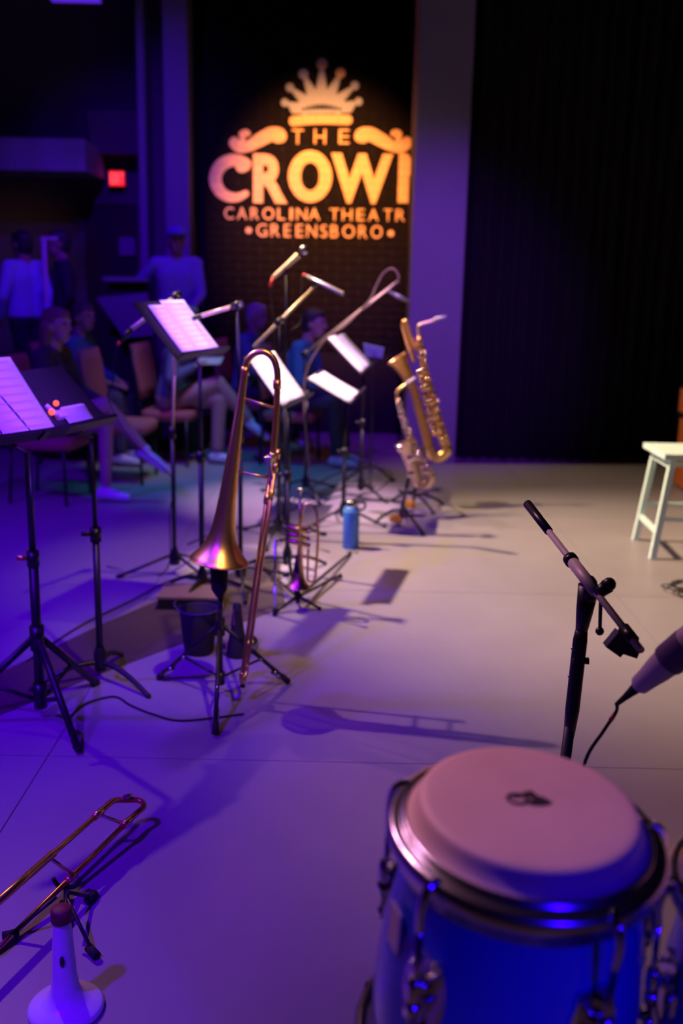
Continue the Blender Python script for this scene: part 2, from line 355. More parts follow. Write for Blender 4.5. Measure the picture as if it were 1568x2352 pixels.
# ------------------------------------------------------------------ black stage drapes on the right
drape_m = mat('black velvet drape', (0.004, 0.0038, 0.0045), 0.95, 0, 0.2, 40)
def drape(x0, x1, Y, label):
    n = 90; h = 5.3; vs = []; fs = []
    for i in range(n+1):
        x = x0+(x1-x0)*i/n; y = Y+0.05*math.sin(i*0.75)+0.02*math.sin(i*0.31+1)
        vs += [(x, y, 0.012), (x, y+0.01*math.sin(i), 2.5), (x, y, h)]
    b0 = len(vs)
    for i in range(n):
        a = i*3; fs += [(a, a+3, a+4, a+1), (a+1, a+4, a+5, a+2)]
    vs2 = [(p[0], p[1]+0.012, p[2]) for p in vs]; fs2 = [tuple(q+b0 for q in reversed(f)) for f in fs]
    o = MB().add(vs+vs2, fs+fs2).build('stage_drape', drape_m); tag(o, label, 'curtain', 'black stage drapes')
drape(cr+0.02, 2.35, 9.1, 'black velvet stage drape hanging right beside the violet column')
drape(2.38, 3.7, 9.14, 'black velvet stage drape in the right half, behind the white stool')
drape(3.73, 5.6, 9.1, 'black velvet stage drape farthest to the right of the column')
rp = atY(450, 700, 10.95)
tag(MB().box((rp.x, 11.0, 2.4), (0.34, 0.08, 4.8)).build('recess_drape', drape_m), 'narrow black drape in the recess left of the brick wall', 'curtain')
# purple strip light at the top left
lp0 = atY(115, 2, 8.5); lp1 = atY(232, 2, 8.5)
sl = thing('strip_light', 'purple glowing strip light hanging at the top left edge', 'stage light', ((lp0.x+lp1.x)/2, 8.5, lp0.z+0.1))
MB().box(((lp0.x+lp1.x)/2, 8.5, lp0.z+0.07), (lp1.x-lp0.x, 0.14, 0.10)).build('housing', black, sl)
MB().box(((lp0.x+lp1.x)/2, 8.5, lp0.z+0.012), (lp1.x-lp0.x-0.02, 0.11, 0.02)).build('lens', mat('purple lamp lens', (0.2, 0.1, 0.4), 0.3, emis=(0.10, 0.02, 0.75), estr=0.7), sl)
for x in (lp0.x+0.1, lp1.x-0.1): MB().tube([(x, 8.5, lp0.z+0.12), (x, 8.5, 5.7)], 0.012, 6).build('hanger', black, sl)
# band of shade under the row of stands, laid as a dark sheet
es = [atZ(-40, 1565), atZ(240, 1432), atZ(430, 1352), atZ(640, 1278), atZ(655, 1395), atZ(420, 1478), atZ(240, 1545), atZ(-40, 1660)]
struct(MB().prism([(p.x, p.y, 0.0) for p in es], (0, 0, 0.003)).build('floor_shade_band', mat('dark brown shade colour', (0.085, 0.068, 0.042), 0.7, 0, 0.2, 8)), 'painted band of shade on the floor under the stands', 'strip')
# ================================================================== NEAR CONGA DRUMS
skin_m = mat('natural drum skin', (0.62, 0.45, 0.40), 0.55, 0, 0.16, 9)
shell_m = mat('deep blue drum shell', (0.008, 0.03, 0.55), 0.22, 0.0, 0.05, 10, coat=0.6)
print_m = mat('black print', (0.02, 0.015, 0.02), 0.6)
lab_m = mat('violet badge', (0.30, 0.22, 0.34), 0.4)
def rot_children(root, eul):
    root.rotation_euler = eul
def conga(loc, eul, label, lug0, logo=True):
    """loc = centre of the head; local z down the shell"""
    base = V(loc)
    t = thing('conga_drum', label, 'drum', loc, 'conga drums')
    def bl(mb, name, m, parent=None):
        mb.v = [p+base for p in mb.v]; return mb.build(name, m, parent or t)
    RH = 0.141
    hd = MB().lathe([(0.0001, 0.0035), (0.05, 0.003), (0.10, 0.0015), (0.126, 0.0002), (0.1345, -0.001), (0.1385, -0.0035), (0.1405, -0.007), (0.1425, -0.014), (0.146, -0.022), (0.151, -0.028), (0.156, -0.031)], seg=64)
    head = bl(hd, 'drum_head', skin_m)
    if logo:
        mb = MB()
        for (pts) in ([(-0.022, 0.0), (-0.005, 0.016), (0.006, 0.021), (0.012, 0.010), (0.020, 0.006), (0.029, -0.004), (0.020, -0.012), (0.008, -0.008), (0.004, 0.003), (-0.004, 0.004)],):
            mb.prism([(x, y, 0.0033) for x, y in pts], (0, 0, 0.0008))
        ring = [(-0.016+0.0125*math.cos(a*math.pi/10), -0.001+0.0105*math.sin(a*math.pi/10), 0.0038) for a in range(21)]
        mb.tube(ring, 0.0024, 6)
        mb.prism([(0.006+x, -0.009+y, 0.0033) for x, y in [(-0.012, 0), (-0.002, 0.01), (0.006, 0.002), (0.010, -0.004), (-0.004, -0.005)]], (0, 0, 0.0008))
        bl(mb, 'printed_mark', print_m, head)
    # chrome comfort rim
    rim = MB().lathe([(0.152, -0.033), (0.1545, -0.028), (0.1575, -0.027), (0.160, -0.030), (0.161, -0.036), (0.165, -0.036), (0.172, -0.036), (0.1775, -0.041), (0.179, -0.049), (0.1775, -0.058), (0.172, -0.066), (0.166, -0.071), (0.164, -0.084), (0.158, -0.084), (0.156, -0.06), (0.152, -0.033)], seg=72)
    rm = bl(rim, 'rim', mat('dark chrome rim', (0.55, 0.55, 0.60), 0.24, 1.0, 0.04))
    sh = MB().lathe([(0.146, -0.045), (0.150, -0.075), (0.158, -0.12), (0.168, -0.18), (0.175, -0.25), (0.177, -0.31), (0.174, -0.38), (0.164, -0.48), (0.148, -0.58), (0.130, -0.67), (0.118, -0.745), (0.110, -0.745), (0.120, -0.67), (0.140, -0.56)], seg=72)
    shell = bl(sh, 'shell', shell_m)
    bl(MB().lathe([(0.1235, -0.715), (0.1235, -0.75), (0.113, -0.755), (0.110, -0.72)], seg=48), 'bottom_band', chrome)
    # vent plates, badges
    for k in range(5):
        a = math.radians(lug0 + 72*k); d = V((math.sin(a), -math.cos(a), 0)); s = V((math.cos(a), math.sin(a), 0)); z = V((0, 0, 1))
        # wide side plate hugging the shell
        pl = []
        for (u, w) in [(-0.022, -0.150), (0.022, -0.150), (0.033, -0.185), (0.034, -0.215), (0.022, -0.245), (-0.022, -0.245), (-0.034, -0.215), (-0.033, -0.185)]:
            rr = 0.161 + (0.174-0.161)*(-w-0.14)/0.11 + 0.002
            pl.append(d*(rr - u*u*3.2) + s*u + z*w)
        side = bl(MB().prism(pl, d*0.006), 'side_plate', chrome)
        for (u, w) in ((-0.016, -0.165), (0.016, -0.165), (-0.016, -0.232), (0.016, -0.232)):
            bl(MB().ball(d*(0.176-(w+0.165)*-0.09) + s*u + z*w, 0.0055), 'bolt', chrome, side)
        # lug block with threaded rod and nut, claw hook over the rim
        bl(MB().tube([d*0.170+z*-0.185, d*0.186+z*-0.185], [0.012, 0.009], 12).tube([d*0.190+z*-0.204, d*0.190+z*-0.196, d*0.190+z*-0.172, d*0.190+z*-0.166], [0.008, 0.0105, 0.0105, 0.007], 12), 'lug', chrome, side)
        rod = bl(MB().tube([d*0.190+z*-0.25, d*0.190+z*-0.085], 0.0048, 8), 'tension_rod', chrome)
        bl(MB().tube([d*0.190+z*-0.222, d*0.190+z*-0.204], 0.0105, 6), 'nut', chrome, rod)
        bl(MB().tube([d*0.190+z*-0.262, d*0.190+z*-0.248], [0.0065, 0.0065], 6), 'rod_end', chrome, rod)
        hk = arc([d*0.190+z*-0.10, d*0.192+z*-0.075, d*0.188+z*-0.052, d*0.180+z*-0.041, d*0.170+z*-0.034], 4)
        bl(MB().tube(hk, lerp_list([0.006, 0.006, 0.006, 0.0055, 0.005], len(hk)), 8), 'claw_hook', chrome)
    # little badge on the front of the shell
    for a0, w, u2 in ((-72, -0.16, 0.016), (-4, -0.27, 0.010)):
        a = math.radians(a0); d = V((math.sin(a), -math.cos(a), 0)); s = V((math.cos(a), math.sin(a), 0)); z = V((0, 0, 1))
        rr = 0.1685 if w > -0.2 else 0.177
        bl(MB().prism([d*rr+s*u+z*(w+v) for u, v in ((-u2, -0.03), (u2, -0.03), (u2, 0.03), (-u2, 0.03))], d*0.003), 'badge', lab_m if w > -.2 else mat('dim steel badge', (0.2, 0.2, 0.3), 0.3, 0.8))
    t.rotation_euler = eul
    return t
CG = V((0.247, 1.153, 0.955))
conga(CG, (math.radians(4), math.radians(2.5), 0), 'deep blue conga drum with pink lit skin head in the near right corner', -47)
CG2 = V((0.622, 1.16, 0.87))
conga(CG2, (math.radians(2), math.radians(-1), 0), 'dark blue conga drum cut off by the right edge, beside the large conga', -20, False)
def conga_stand(c, lean, label):
    cx, cy, cz = c; z1 = cz-0.36
    t = thing('conga_stand', label, 'stand', (cx, cy, 0), 'conga stands')
    # inclined centre
    def at(z): f = (cz-z); return V((cx-lean[0]*f, cy-lean[1]*f, z))
    o = at(z1)
    MB().tube([o+V((0.190*math.cos(a*math.pi/18), 0.190*math.sin(a*math.pi/18), 0)) for a in range(37)], 0.008, 8).build('belt_ring', black, t)
    o2 = at(0.17)
    MB().tube([o2+V((0.146*math.cos(a*math.pi/18), 0.146*math.sin(a*math.pi/18), 0)) for a in range(37)], 0.008, 8).build('lower_ring', black, t)
    for k in range(3):
        a = math.radians(35+120*k); d = V((math.cos(a), math.sin(a), 0))
        b = at(0.17)
        lg_ = MB().tube(arc([o+d*0.190, b+d*0.165+V((0, 0, 0.22)), b+d*0.146, b+d*0.19+V((0, 0, -0.09)), V((b.x, b.y, 0.02))+d*0.30], 5), 0.0115, 8).build('leg', chrome, t)
        MB().tube([V((b.x, b.y, 0.0))+d*0.292, V((b.x, b.y, 0.035))+d*0.297], 0.018, 8).build('rubber_foot', rubber, lg_)
    return t
conga_stand(CG, (0.044, -0.07), 'black and chrome stand carrying the large blue conga')
conga_stand(CG2, (-0.017, -0.035), 'black and chrome stand under the conga at the right edge')

# ================================================================== MICROPHONES AND STANDS
def tripod(t, c, z0, zc, rad, ang0, m=black, n=3, brace=True, r=0.009, legname='leg'):
    """c = floor centre; legs from hub at zc to the floor, braces to lower collar z0"""
    c = V(c)
    for k in range(n):
        a = math.radians(ang0 + 360/n*k); d = V((math.cos(a), math.sin(a), 0))
        top = c + V((0, 0, zc)) + d*0.018; foot = c + d*rad + V((0, 0, 0.012))
        L = MB().tube([top, foot], r, 8).build(legname, m, t)
        MB().tube([foot-d*0.02+V((0, 0, 0.003)), foot+d*0.018-V((0, 0, 0.001))], 0.0115, 8).build('rubber_foot', rubber, L)
        if brace:
            mid = top.lerp(foot, 0.55)
            MB().tube([c+V((0, 0, z0))+d*0.014, mid], r*0.6, 6).build('brace', m, t)
def mic_body(t, a, b, r, m=blackm, grille=True, gm=steel, name='microphone'):
    """a = cable end, b = head end"""
    a, b = V(a), V(b); d = (b-a).normalized(); L = (b-a).length
    pr = [(0.0001, 0), (r*0.62, 0), (r*0.66, L*0.04), (r*0.8, L*0.5), (r*0.98, L*0.72), (r*0.98, L*0.74)]
    o = MB().lathe(pr, a, d, 16).build(name, m, t)
    if grille:
        c = b - d*r*1.15
        q = V((0, 0, 1)).rotation_difference(d).to_matrix()
        h = MB().ball(c, r*1.42, (1, 1, 1), 18, q).build('grille', gm, o)
        MB().lathe([(r*1.40, -r*0.2), (r*1.52, -r*0.12), (r*1.52, r*0.12), (r*1.40, r*0.2)], c, d, 18).build('grille_band', gm, o)
    return o
def cable(name, pts, label, cat='cable', r=0.0035, m=None, n=8, group=None):
    o = MB().tube(arc(pts, n), r, 6).build(name, m or rubber); return tag(o, label, cat, group)
def boom_stand(base, top_z, ang, arm_a, arm_b, pivot, label, group='microphone stands among the music stands', low=0.9, upm=steel, rtri=0.30, armm=None, braced=False):
    """vertical stand at base with arm from arm_a to arm_b passing pivot"""
    base = V(base); t = thing('microphone_stand', label, 'microphone stand', base, group)
    MB().tube([base+V((0, 0, 0.06)), base+V((0, 0, low))], 0.0125, 10).build('lower_tube', black, t)
    MB().tube([base+V((0, 0, low)), V(pivot)], 0.0085, 10).build('upper_tube', upm, t)
    MB().tube([base+V((0, 0, low-0.03)), base+V((0, 0, low+0.035))], 0.018, 12).build('height_clutch', blackm, t)
    MB().lathe([(0.0001, 0.05), (0.028, 0.055), (0.032, 0.09), (0.02, 0.13), (0.014, 0.15)], base, (0, 0, 1), 12).build('hub', blackm, t)
    tripod(t, base, 0.05, 0.11, rtri, ang, black, 3, braced, 0.0085)
    MB().tube([V(arm_a), V(arm_b)], 0.0105, 10).build('boom_arm', armm or upm, t)
    p = V(pivot); d = (V(arm_b)-V(arm_a)).normalized(); q = V((0, 0, 1)).rotation_difference(d).to_matrix()
    MB().tube([p-d*0.03, p+d*0.03], 0.018, 12).ball(p, 0.022).build('boom_clutch', blackm, t)
    MB().tube([p, p+V((0.03, -0.045, -0.01))], [0.008, 0.006], 8).build('clutch_knob', blackm, t)
    return t
# ---- the near microphone stand on the right
yb = 2.1
top = atY(1342, 1405, yb); bot = atY(1232, 2215, 2.02); bot.z = 0
t = thing('microphone_stand', 'black boom microphone stand with pink lit arm behind the near conga', 'microphone stand', bot)
ax = (top-bot).normalized()
def on(f): return bot.lerp(top, f)
MB().tube([on(0.06), atY(1316, 1610, yb+0.0)], 0.0128, 12).build('lower_tube', black, t)
cl0 = atY(1318, 1600, yb); cl1 = atY(1336, 1440, yb)
hc = MB().tube([cl0-ax*0.09, cl0-ax*0.03, cl1-ax*0.03, cl1], [0.0128, 0.0165, 0.0165, 0.013], 12).build('height_clutch', blackm, t)
kn = atY(1345, 1518, yb-0.01); MB().tube([kn-V((0.03, 0, 0)), kn+V((0.006, 0, 0))], [0.006, 0.0085], 8).build('clutch_knob', blackm, hc)
for zz in (0.3, 0.7):
    q = cl0.lerp(cl1, zz)+V((-0.0165, -0.004, 0)); MB().ball(q, 0.004).build('rivet', steel, hc)
pv = atY(1352, 1345, yb)
MB().tube([cl1-ax*0.02, top+ax*0.0, pv], [0.012, 0.019, 0.024], 12).ball(pv-V((0, 0, 0.012)), 0.029, (0.75, 0.9, 1.25)).build('boom_joint', blackm, t)
ba = atY(1213, 1160, 2.42); bb = atY(1472, 1494, 1.86)
bd = (bb-ba).normalized(); bl_ = (bb-ba).length
pinkst = mat('worn satin steel arm', (0.50, 0.44, 0.42), 0.5, 0.15, 0.15, 60)
arm = MB().tube([ba+bd*0.02, bb], 0.0078, 12).build('boom_arm', pinkst, t)
MB().tube([ba-bd*0.005, ba+bd*0.13], [0.0115, 0.0105], 12).build('arm_grip', blackm, arm)
p2 = ba+bd*bl_*0.44
MB().tube([p2, p2+bd*0.125], 0.0135, 14).build('arm_sleeve', pinkst, arm)
MB().tube([p2-bd*0.012, p2+bd*0.004], 0.0165, 14).build('sleeve_collar', blackm, arm)
p3 = ba+bd*bl_*0.665
MB().tube([p3, p3+V((0.018, -0.01, 0.022))], [0.012, 0.016], 12).ball(p3+V((0.02, -0.012, 0.026)), 0.015).build('arm_knob', blackm, arm)
lv = MB().tube([p3+V((0.008, 0, -0.01)), p3+V((0.010, -0.006, -0.075))], 0.0042, 8).build('arm_lever', blackm, arm)
MB().ball(p3+V((0.010, -0.006, -0.082)), 0.0095).build('lever_knob', blackm, lv)
p4 = ba+bd*bl_*0.895
MB().tube([p4-bd*0.012, p4+bd*0.03], 0.0125, 12).box(p4+V((-0.016, 0, -0.024)), (0.038, 0.026, 0.04), Euler((0, 0.6, 0)).to_matrix()).box(p4+V((0.002, 0, -0.037)), (0.05, 0.02, 0.02), Euler((0, 0.3, 0)).to_matrix()).build('clip_mount', blackm, arm)
tripod(t, bot, 0.08, 0.30, 0.30, 70, black, 3, True, 0.009)
MB().tube([on(0.17), on(0.23)], 0.02, 12).build('leg_hub', blackm, t)
# ---- the large microphone
ma = atY(1463, 1578, 1.74); mb_ = atY(1640, 1428, 1.66); md = (mb_-ma).normalized()
mic_m = mat('lavender grey microphone body', (0.62, 0.57, 0.60), 0.42, 0.1, 0.06)
t = thing('large_microphone', 'big silver grey instrument microphone held above the conga at right edge', 'microphone', ma)
bo = MB().lathe([(0.0001, 0), (0.0135, 0.0), (0.0185, 0.006), (0.021, 0.03), (0.0255, 0.06), (0.0285, 0.09), (0.030, 0.12), (0.030, 0.16), (0.026, 0.185), (0.0001, 0.19)], ma, md, 28).build('body', mic_m, t)
MB().lathe([(0.0308, 0.085), (0.0312, 0.09), (0.0312, 0.135), (0.0306, 0.14)], ma, md, 28).build('band', mat('violet band', (0.14, 0.10, 0.20), 0.4), bo)
MB().lathe([(0.0001, -0.062), (0.0042, -0.06), (0.0062, -0.035), (0.0095, -0.012), (0.0118, 0.002)], ma, md, 14).build('cable_boot', rubber, t)
cpts = [ma-md*0.058, atY(1414, 1636, 1.775), atY(1385, 1680, 1.78), atY(1345, 1745, 1.78), atY(1320, 1860, 1.78), atY(1330, 2050, 1.78), V((0.50, 1.85, 0.1)), V((0.62, 1.9, 0.006)), V((1.2, 2.1, 0.006)), V((2.0, 2.3, 0.006))]
co = cable('microphone_cable', cpts, 'black cable with red band hanging from the big microphone', r=0.0036)
q0, q1 = V(cpts[1]), V(cpts[2]); MB().tube([q0.lerp(q1, 0.12), q0.lerp(q1, 0.45)], 0.0046, 8).build('red_band', redm, co)

# ================================================================== MUSIC STANDS
def sheet_frame(BL, BR, TR, z0):
    b0 = atZ(*BL, z0); b1 = atZ(*BR, z0); e1 = b1-b0; d = ray(*TR); c = V((0, 0, CH))
    tt = (b1-c).dot(e1)/d.dot(e1); p = c+d*tt; return b0, e1, p-b1
def music_stand(frame, base, label, dw=0.50, dh=0.33, ang=80, shift=0.0, style='fold', rad=0.27):
    b0, e1, e2 = frame; u = e1.normalized(); w = e2.normalized(); n = u.cross(w).normalized()
    if n.z < 0: n = -n
    mid = b0+e1*0.5+u*shift; base = V(base); base.z = 0
    t = thing('music_stand', label, 'music stand', base, 'music stands in a row')
    o = mid-u*dw/2-w*0.012-n*0.004
    desk = MB().slab(o, u*dw, w*dh, 0.003, n).build('desk', mat('satin black desk', (0.03, 0.028, 0.032), 0.5), t)
    MB().slab(o, u*dw, n*0.045, 0.003, w).build('ledge', black, desk)
    MB().slab(o+n*0.045, u*dw, w*0.012, 0.0025, n).build('ledge_lip', black, desk)
    top = mid+w*0.05-n*0.03
    neck = V((base.x, base.y, max(0.5, mid.z-0.06)))
    MB().tube(arc([neck, neck.lerp(top, 0.7)+V((0, 0, 0.0)), top, top+w*0.14], 4), 0.0085, 10).box(top+n*0.012+w*0.07, (0.05, 0.05, 0.02), Matrix((u, w, n)).transposed()).build('desk_bracket', black, t)
    k = MB().tube([top-n*0.01, top-n*0.035-u*0.02], [0.008, 0.013], 8).build('tilt_knob', blackm, t)
    zs = 0.62*neck.z
    MB().tube([base+V((0, 0, zs)), neck], 0.0125 if style == 'fold' else 0.0095, 10).build('upper_tube', black, t)
    MB().tube([base+V((0, 0, 0.05)), base+V((0, 0, zs))], 0.0175 if style == 'fold' else 0.0138, 12).build('lower_tube', black, t)
    cl = MB().tube([base+V((0, 0, zs-0.03)), base+V((0, 0, zs+0.025))], 0.022, 12).build('height_clutch', blackm, t)
    MB().tube([base+V((-0.012, -0.008, zs)), base+V((-0.05, -0.02, zs+0.004))], [0.007, 0.010], 8).build('clutch_knob', brassd if style == 'fold' else blackm, cl)
    if style == 'fold':
        MB().tube([base+V((0, 0, 0.27)), base+V((0, 0, 0.36))], 0.026, 12).build('leg_hub', blackm, t)
        MB().tube([base+V((0, 0, 0.045)), base+V((0, 0, 0.14))], 0.024, 12).build('lower_collar', blackm, t)
        tripod(t, base, 0.075, 0.31, rad+0.06, ang, black, 3, True, 0.0135)
    else:
        MB().lathe([(0.0001, 0.05), (0.024, 0.05), (0.026, 0.12), (0.016, 0.15)], base, (0, 0, 1), 12).build('leg_hub', blackm, t)
        for kk in range(3):
            a = math.radians(ang+120*kk); d = V((math.cos(a), math.sin(a), 0))
            pts = arc([base+V((0, 0, 0.085)), base+d*0.10+V((0, 0, 0.08)), base+d*0.20+V((0, 0, 0.045)), base+d*rad+V((0, 0, 0.009))], 4)
            L = MB().tube(pts, lerp_list([0.012, 0.011, 0.010, 0.009], len(pts)), 8).build('leg', black, t)
            MB().ball(base+d*rad+V((0, 0, 0.0105)), 0.0105).build('rubber_foot', rubber, L)
    return t, (o, u, w, n)
INK = mat('grey staff lines', (0.60, 0.58, 0.61), 0.9)
def sheet(fr, x0, x1, h, label, lift=0.003, tiltx=0.0, m=None, lines=True, z0=0.0, group='sheet music on the stands'):
    """page in the desk plane: x along u from desk left, h up the slope, slightly curled"""
    o, u, w, n = fr; t_n = 10; vs = []; fs = []; mm = m or paper
    for i in range(t_n+1):
        f = i/t_n
        for (s_, xx) in ((0, x0), (1, x1)):
            sh = tiltx*f
            vs.append(o+u*(xx+sh)+w*(0.014+z0+h*f)+n*(lift+0.004+0.010*f*f))
    for i in range(t_n): fs.append((2*i, 2*i+1, 2*i+3, 2*i+2))
    k = len(vs); vs += [v-n*0.0012 for v in vs]; fs += [tuple(q+k for q in reversed(f)) for f in fs]
    fs += [(0, k, k+1, 1), (2*t_n, 2*t_n+1, k+2*t_n+1, k+2*t_n)]
    for i in range(t_n): fs += [(2*i, 2*i+2, k+2*i+2, k+2*i), (2*i+1, k+2*i+1, k+2*i+3, 2*i+3)]
    ob = MB().add(vs, fs, True).build('sheet_music', mm); tag(ob, label, 'sheet music', group)
    if lines:
        mb = MB(); nl = 9
        for i in range(nl):
            f = 0.10+0.82*i/(nl-1); p = o+w*(0.014+z0+h*f)+n*(lift+0.0048+0.010*f*f)
            mb.slab(p+u*(x0+tiltx*f+(x1-x0)*0.08), u*(x1-x0)*0.84, w*0.011, 0.0004, n)
        mb.build('staff_lines', INK, ob)
    return ob
# stand nearest at the left
f1 = sheet_frame((15, 1012), (133, 995), (20, 826), 1.05)
w1 = f1[1].length
st1, d1_ = music_stand(f1, (-1.089, 3.392, 0), 'black music stand nearest at the left edge, on a braced tripod', 0.50, 0.34, -52, -0.12)
sx0 = 0.25+0.12-w1/2
sheet(d1_, sx0, sx0+w1, f1[2].length, 'violet lit sheet music page on the leftmost stand')
sheet(d1_, sx0-0.225, sx0-0.008, f1[2].length, 'left page of sheet music cut off by the left edge of the picture', 0.002)
# second stand
f2 = sheet_frame((165, 985), (222, 972), (190, 935), 1.05)
st2, d2_ = music_stand(f2, (-0.954, 3.745, 0), 'black music stand behind the leftmost one, with a small white stack on its ledge', 0.46, 0.30, -35, -0.06, 'flat')
sheet(d2_, 0.215, 0.37, 0.085, 'short white page with notes on the second stand', 0.004)
bx_ = thing('page_clip', 'small white page clip with two added red glows on the second music stand', 'page clip', d2_[0]+d2_[1]*0.20+d2_[2]*0.09)
cpl = d2_[0]+d2_[1]*0.20+d2_[2]*0.075+d2_[3]*0.012
MB().tube([cpl-d2_[1]*0.02, cpl+d2_[2]*0.05-d2_[1]*0.035], 0.010, 10).build('arm', mat('white plastic', (0.75, 0.72, 0.74), 0.4), bx_)
MB().box(cpl, (0.05, 0.03, 0.02), Matrix((d2_[1], d2_[2], d2_[3])).transposed()).build('clip', MATS['white plastic'], bx_)
redl = mat('red lamp', (0.7, 0.05, 0.03), 0.4, emis=(1.0, 0.10, 0.03), estr=1.6)  # red clip trim given an added glow
MB().ball(cpl+d2_[2]*0.045+d2_[1]*0.012+d2_[3]*0.01, 0.011).build('glow', redl, bx_)
MB().ball(cpl-d2_[1]*0.05+d2_[2]*0.012+d2_[3]*0.01, 0.012).build('glow', redl, bx_)
# third stand
f3 = sheet_frame((425, 818), (507, 806), (418, 693), 1.232)
w3 = f3[1].length
b3 = f3[0]+f3[1]*0.5; st3, d3_ = music_stand(f3, (b3.x-0.02, b3.y, 0), 'tall black music stand with violet lit pages left of the trombone', 0.52, 0.34, 15, -0.03, 'flat')
c3 = 0.26+0.03-w3/2
sheet(d3_, c3+w3*0.36, c3+w3, f3[2].length, 'right violet sheet music page on the tall third stand')
sheet(d3_, c3, c3+w3*0.36, f3[2].length*0.92, 'left violet sheet music page on the tall third stand', 0.002)
# fourth stand, brightest page
f4 = sheet_frame((647, 934), (702, 911), (625, 808), 0.955)
w4 = f4[1].length; b4 = f4[0]+f4[1]*0.5
st4, d4_ = music_stand(f4, (b4.x-0.03, b4.y, 0), 'black music stand directly behind the trombone, with the brightest white pages', 0.52, 0.33, 40, 0.02, 'flat')
c4 = 0.26-0.02-w4/2
sheet(d4_, c4, c4+w4*0.5, f4[2].length, 'left white page on the stand behind the trombone')
sheet(d4_, c4+w4*0.5, c4+w4, f4[2].length*0.98, 'right white page on the stand behind the trombone', 0.002)
# fifth
f5 = sheet_frame((802, 926), (827, 902), (739, 854), 0.845)
w5 = f5[1].length; b5 = f5[0]+f5[1]*0.5
st5, d5_ = music_stand(f5, (b5.x-0.06, b5.y, 0), 'low tilted black music stand right of the trombone, wide desk with white pages', 0.66, 0.33, 100, 0.06, 'flat', 0.30)
c5 = 0.33-0.06-w5/2
sheet(d5_, c5, c5+w5*0.5, f5[2].length, 'near white page on the low tilted stand')
sheet(d5_, c5+w5*0.5, c5+w5, f5[2].length*0.95, 'far white page on the low tilted stand', 0.002)
# sixth
f6 = sheet_frame((827, 856), (854, 835), (785, 766), 0.965)
w6 = f6[1].length; b6 = f6[0]+f6[1]*0.5
st6, d6_ = music_stand(f6, (b6.x-0.02, b6.y, 0), 'farthest black music stand with pink lit pages, left of the saxophones', 0.80, 0.34, 70, 0.0, 'flat', 0.30)
c6 = 0.40-w6/2
sheet(d6_, c6+0.01, c6+w6*0.5, f6[2].length, 'near pink lit page on the farthest stand')
sheet(d6_, c6+w6*0.5, c6+w6-0.01, f6[2].length*0.96, 'far pink lit page on the farthest stand', 0.002)
tq = [atY(834, 789, 7.75), atY(882, 800, 7.9), atY(877, 823, 7.88), atY(838, 818, 7.72)]
tag(MB().prism(tq, (0.0, 0.012, 0.004)).build('paper_folder', mat('pale teal card', (0.40, 0.62, 0.66), 0.8)), 'pale teal folder leaning behind the farthest music stand', 'folder')
# its own little support: a thin stand behind
fx = (tq[2]+tq[3])/2; fb = V((fx.x, fx.y+0.03, 0))
tt_ = thing('folder_stand', 'slim black stand holding the pale teal folder', 'stand', fb)
MB().tube([fb+V((0, 0, 0.04)), fx+V((0, 0.016, 0.03))], 0.008, 8).build('post', black, tt_)
MB().slab(fx+V((-0.10, -0.015, -0.008)), V((0.2, 0, 0)), V((0, 0.05, 0)), 0.004).build('ledge', black, tt_)
tripod(tt_, fb, 0.05, 0.16, 0.22, 30, black, 3, False)

# ---- microphone stands between the music stands
armg = mat('amber light arm colour', (0.78, 0.64, 0.36), 0.42, 0.35, 0.08)  # amber light put into the arm colour
cb_ = atZ(402, 1318); p = atY(404, 680, cb_.y); m0 = atY(300, 757, cb_.y-0.25); e0 = atY(275, 786, cb_.y-0.3)
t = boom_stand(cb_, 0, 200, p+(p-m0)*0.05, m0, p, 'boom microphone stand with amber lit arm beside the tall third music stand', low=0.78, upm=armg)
bmc = MB().tube([m0, m0.lerp(e0, 0.7)], 0.012, 10).build('microphone_clip', blackm, t)
t = thing('slim_microphone', 'slim black microphone on the amber arm left of the third stand', 'microphone', e0)
MB().tube([e0, e0+(m0-e0)*1.05], [0.009, 0.0105], 12).build('body', blackm, t)
MB().tube([e0-(m0-e0)*0.25, e0], [0.006, 0.010], 10).build('connector', redm, t)
cable('microphone_cable', [e0-(m0-e0)*0.25, atY(262, 830, cb_.y-0.3), atY(258, 880, cb_.y-0.3), atY(250, 920, cb_.y-0.28), atY(300, 1010, cb_.y-0.2), atY(396, 1100, cb_.y-0.02), cb_+V((-0.02, -0.02, 0.35)), cb_+V((-0.05, -0.05, 0.02)), cb_+V((-0.4, 0.1, 0.005))], 'black cable looping from the slim microphone to the left stand post')
# stand with short stub behind
p = atY(545, 701, 5.05); q = atY(463, 725, 5.05); bs = V((p.x+0.012, 5.05, 0))
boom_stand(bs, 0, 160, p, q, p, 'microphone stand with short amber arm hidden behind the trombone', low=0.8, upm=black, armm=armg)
MC = thing('small_microphone', 'small black microphone at the end of the short amber arm', 'microphone', q)
mic_body(MC, q+(p-q)*0.05, q-(p-q)*0.35, 0.014, blackm, False)
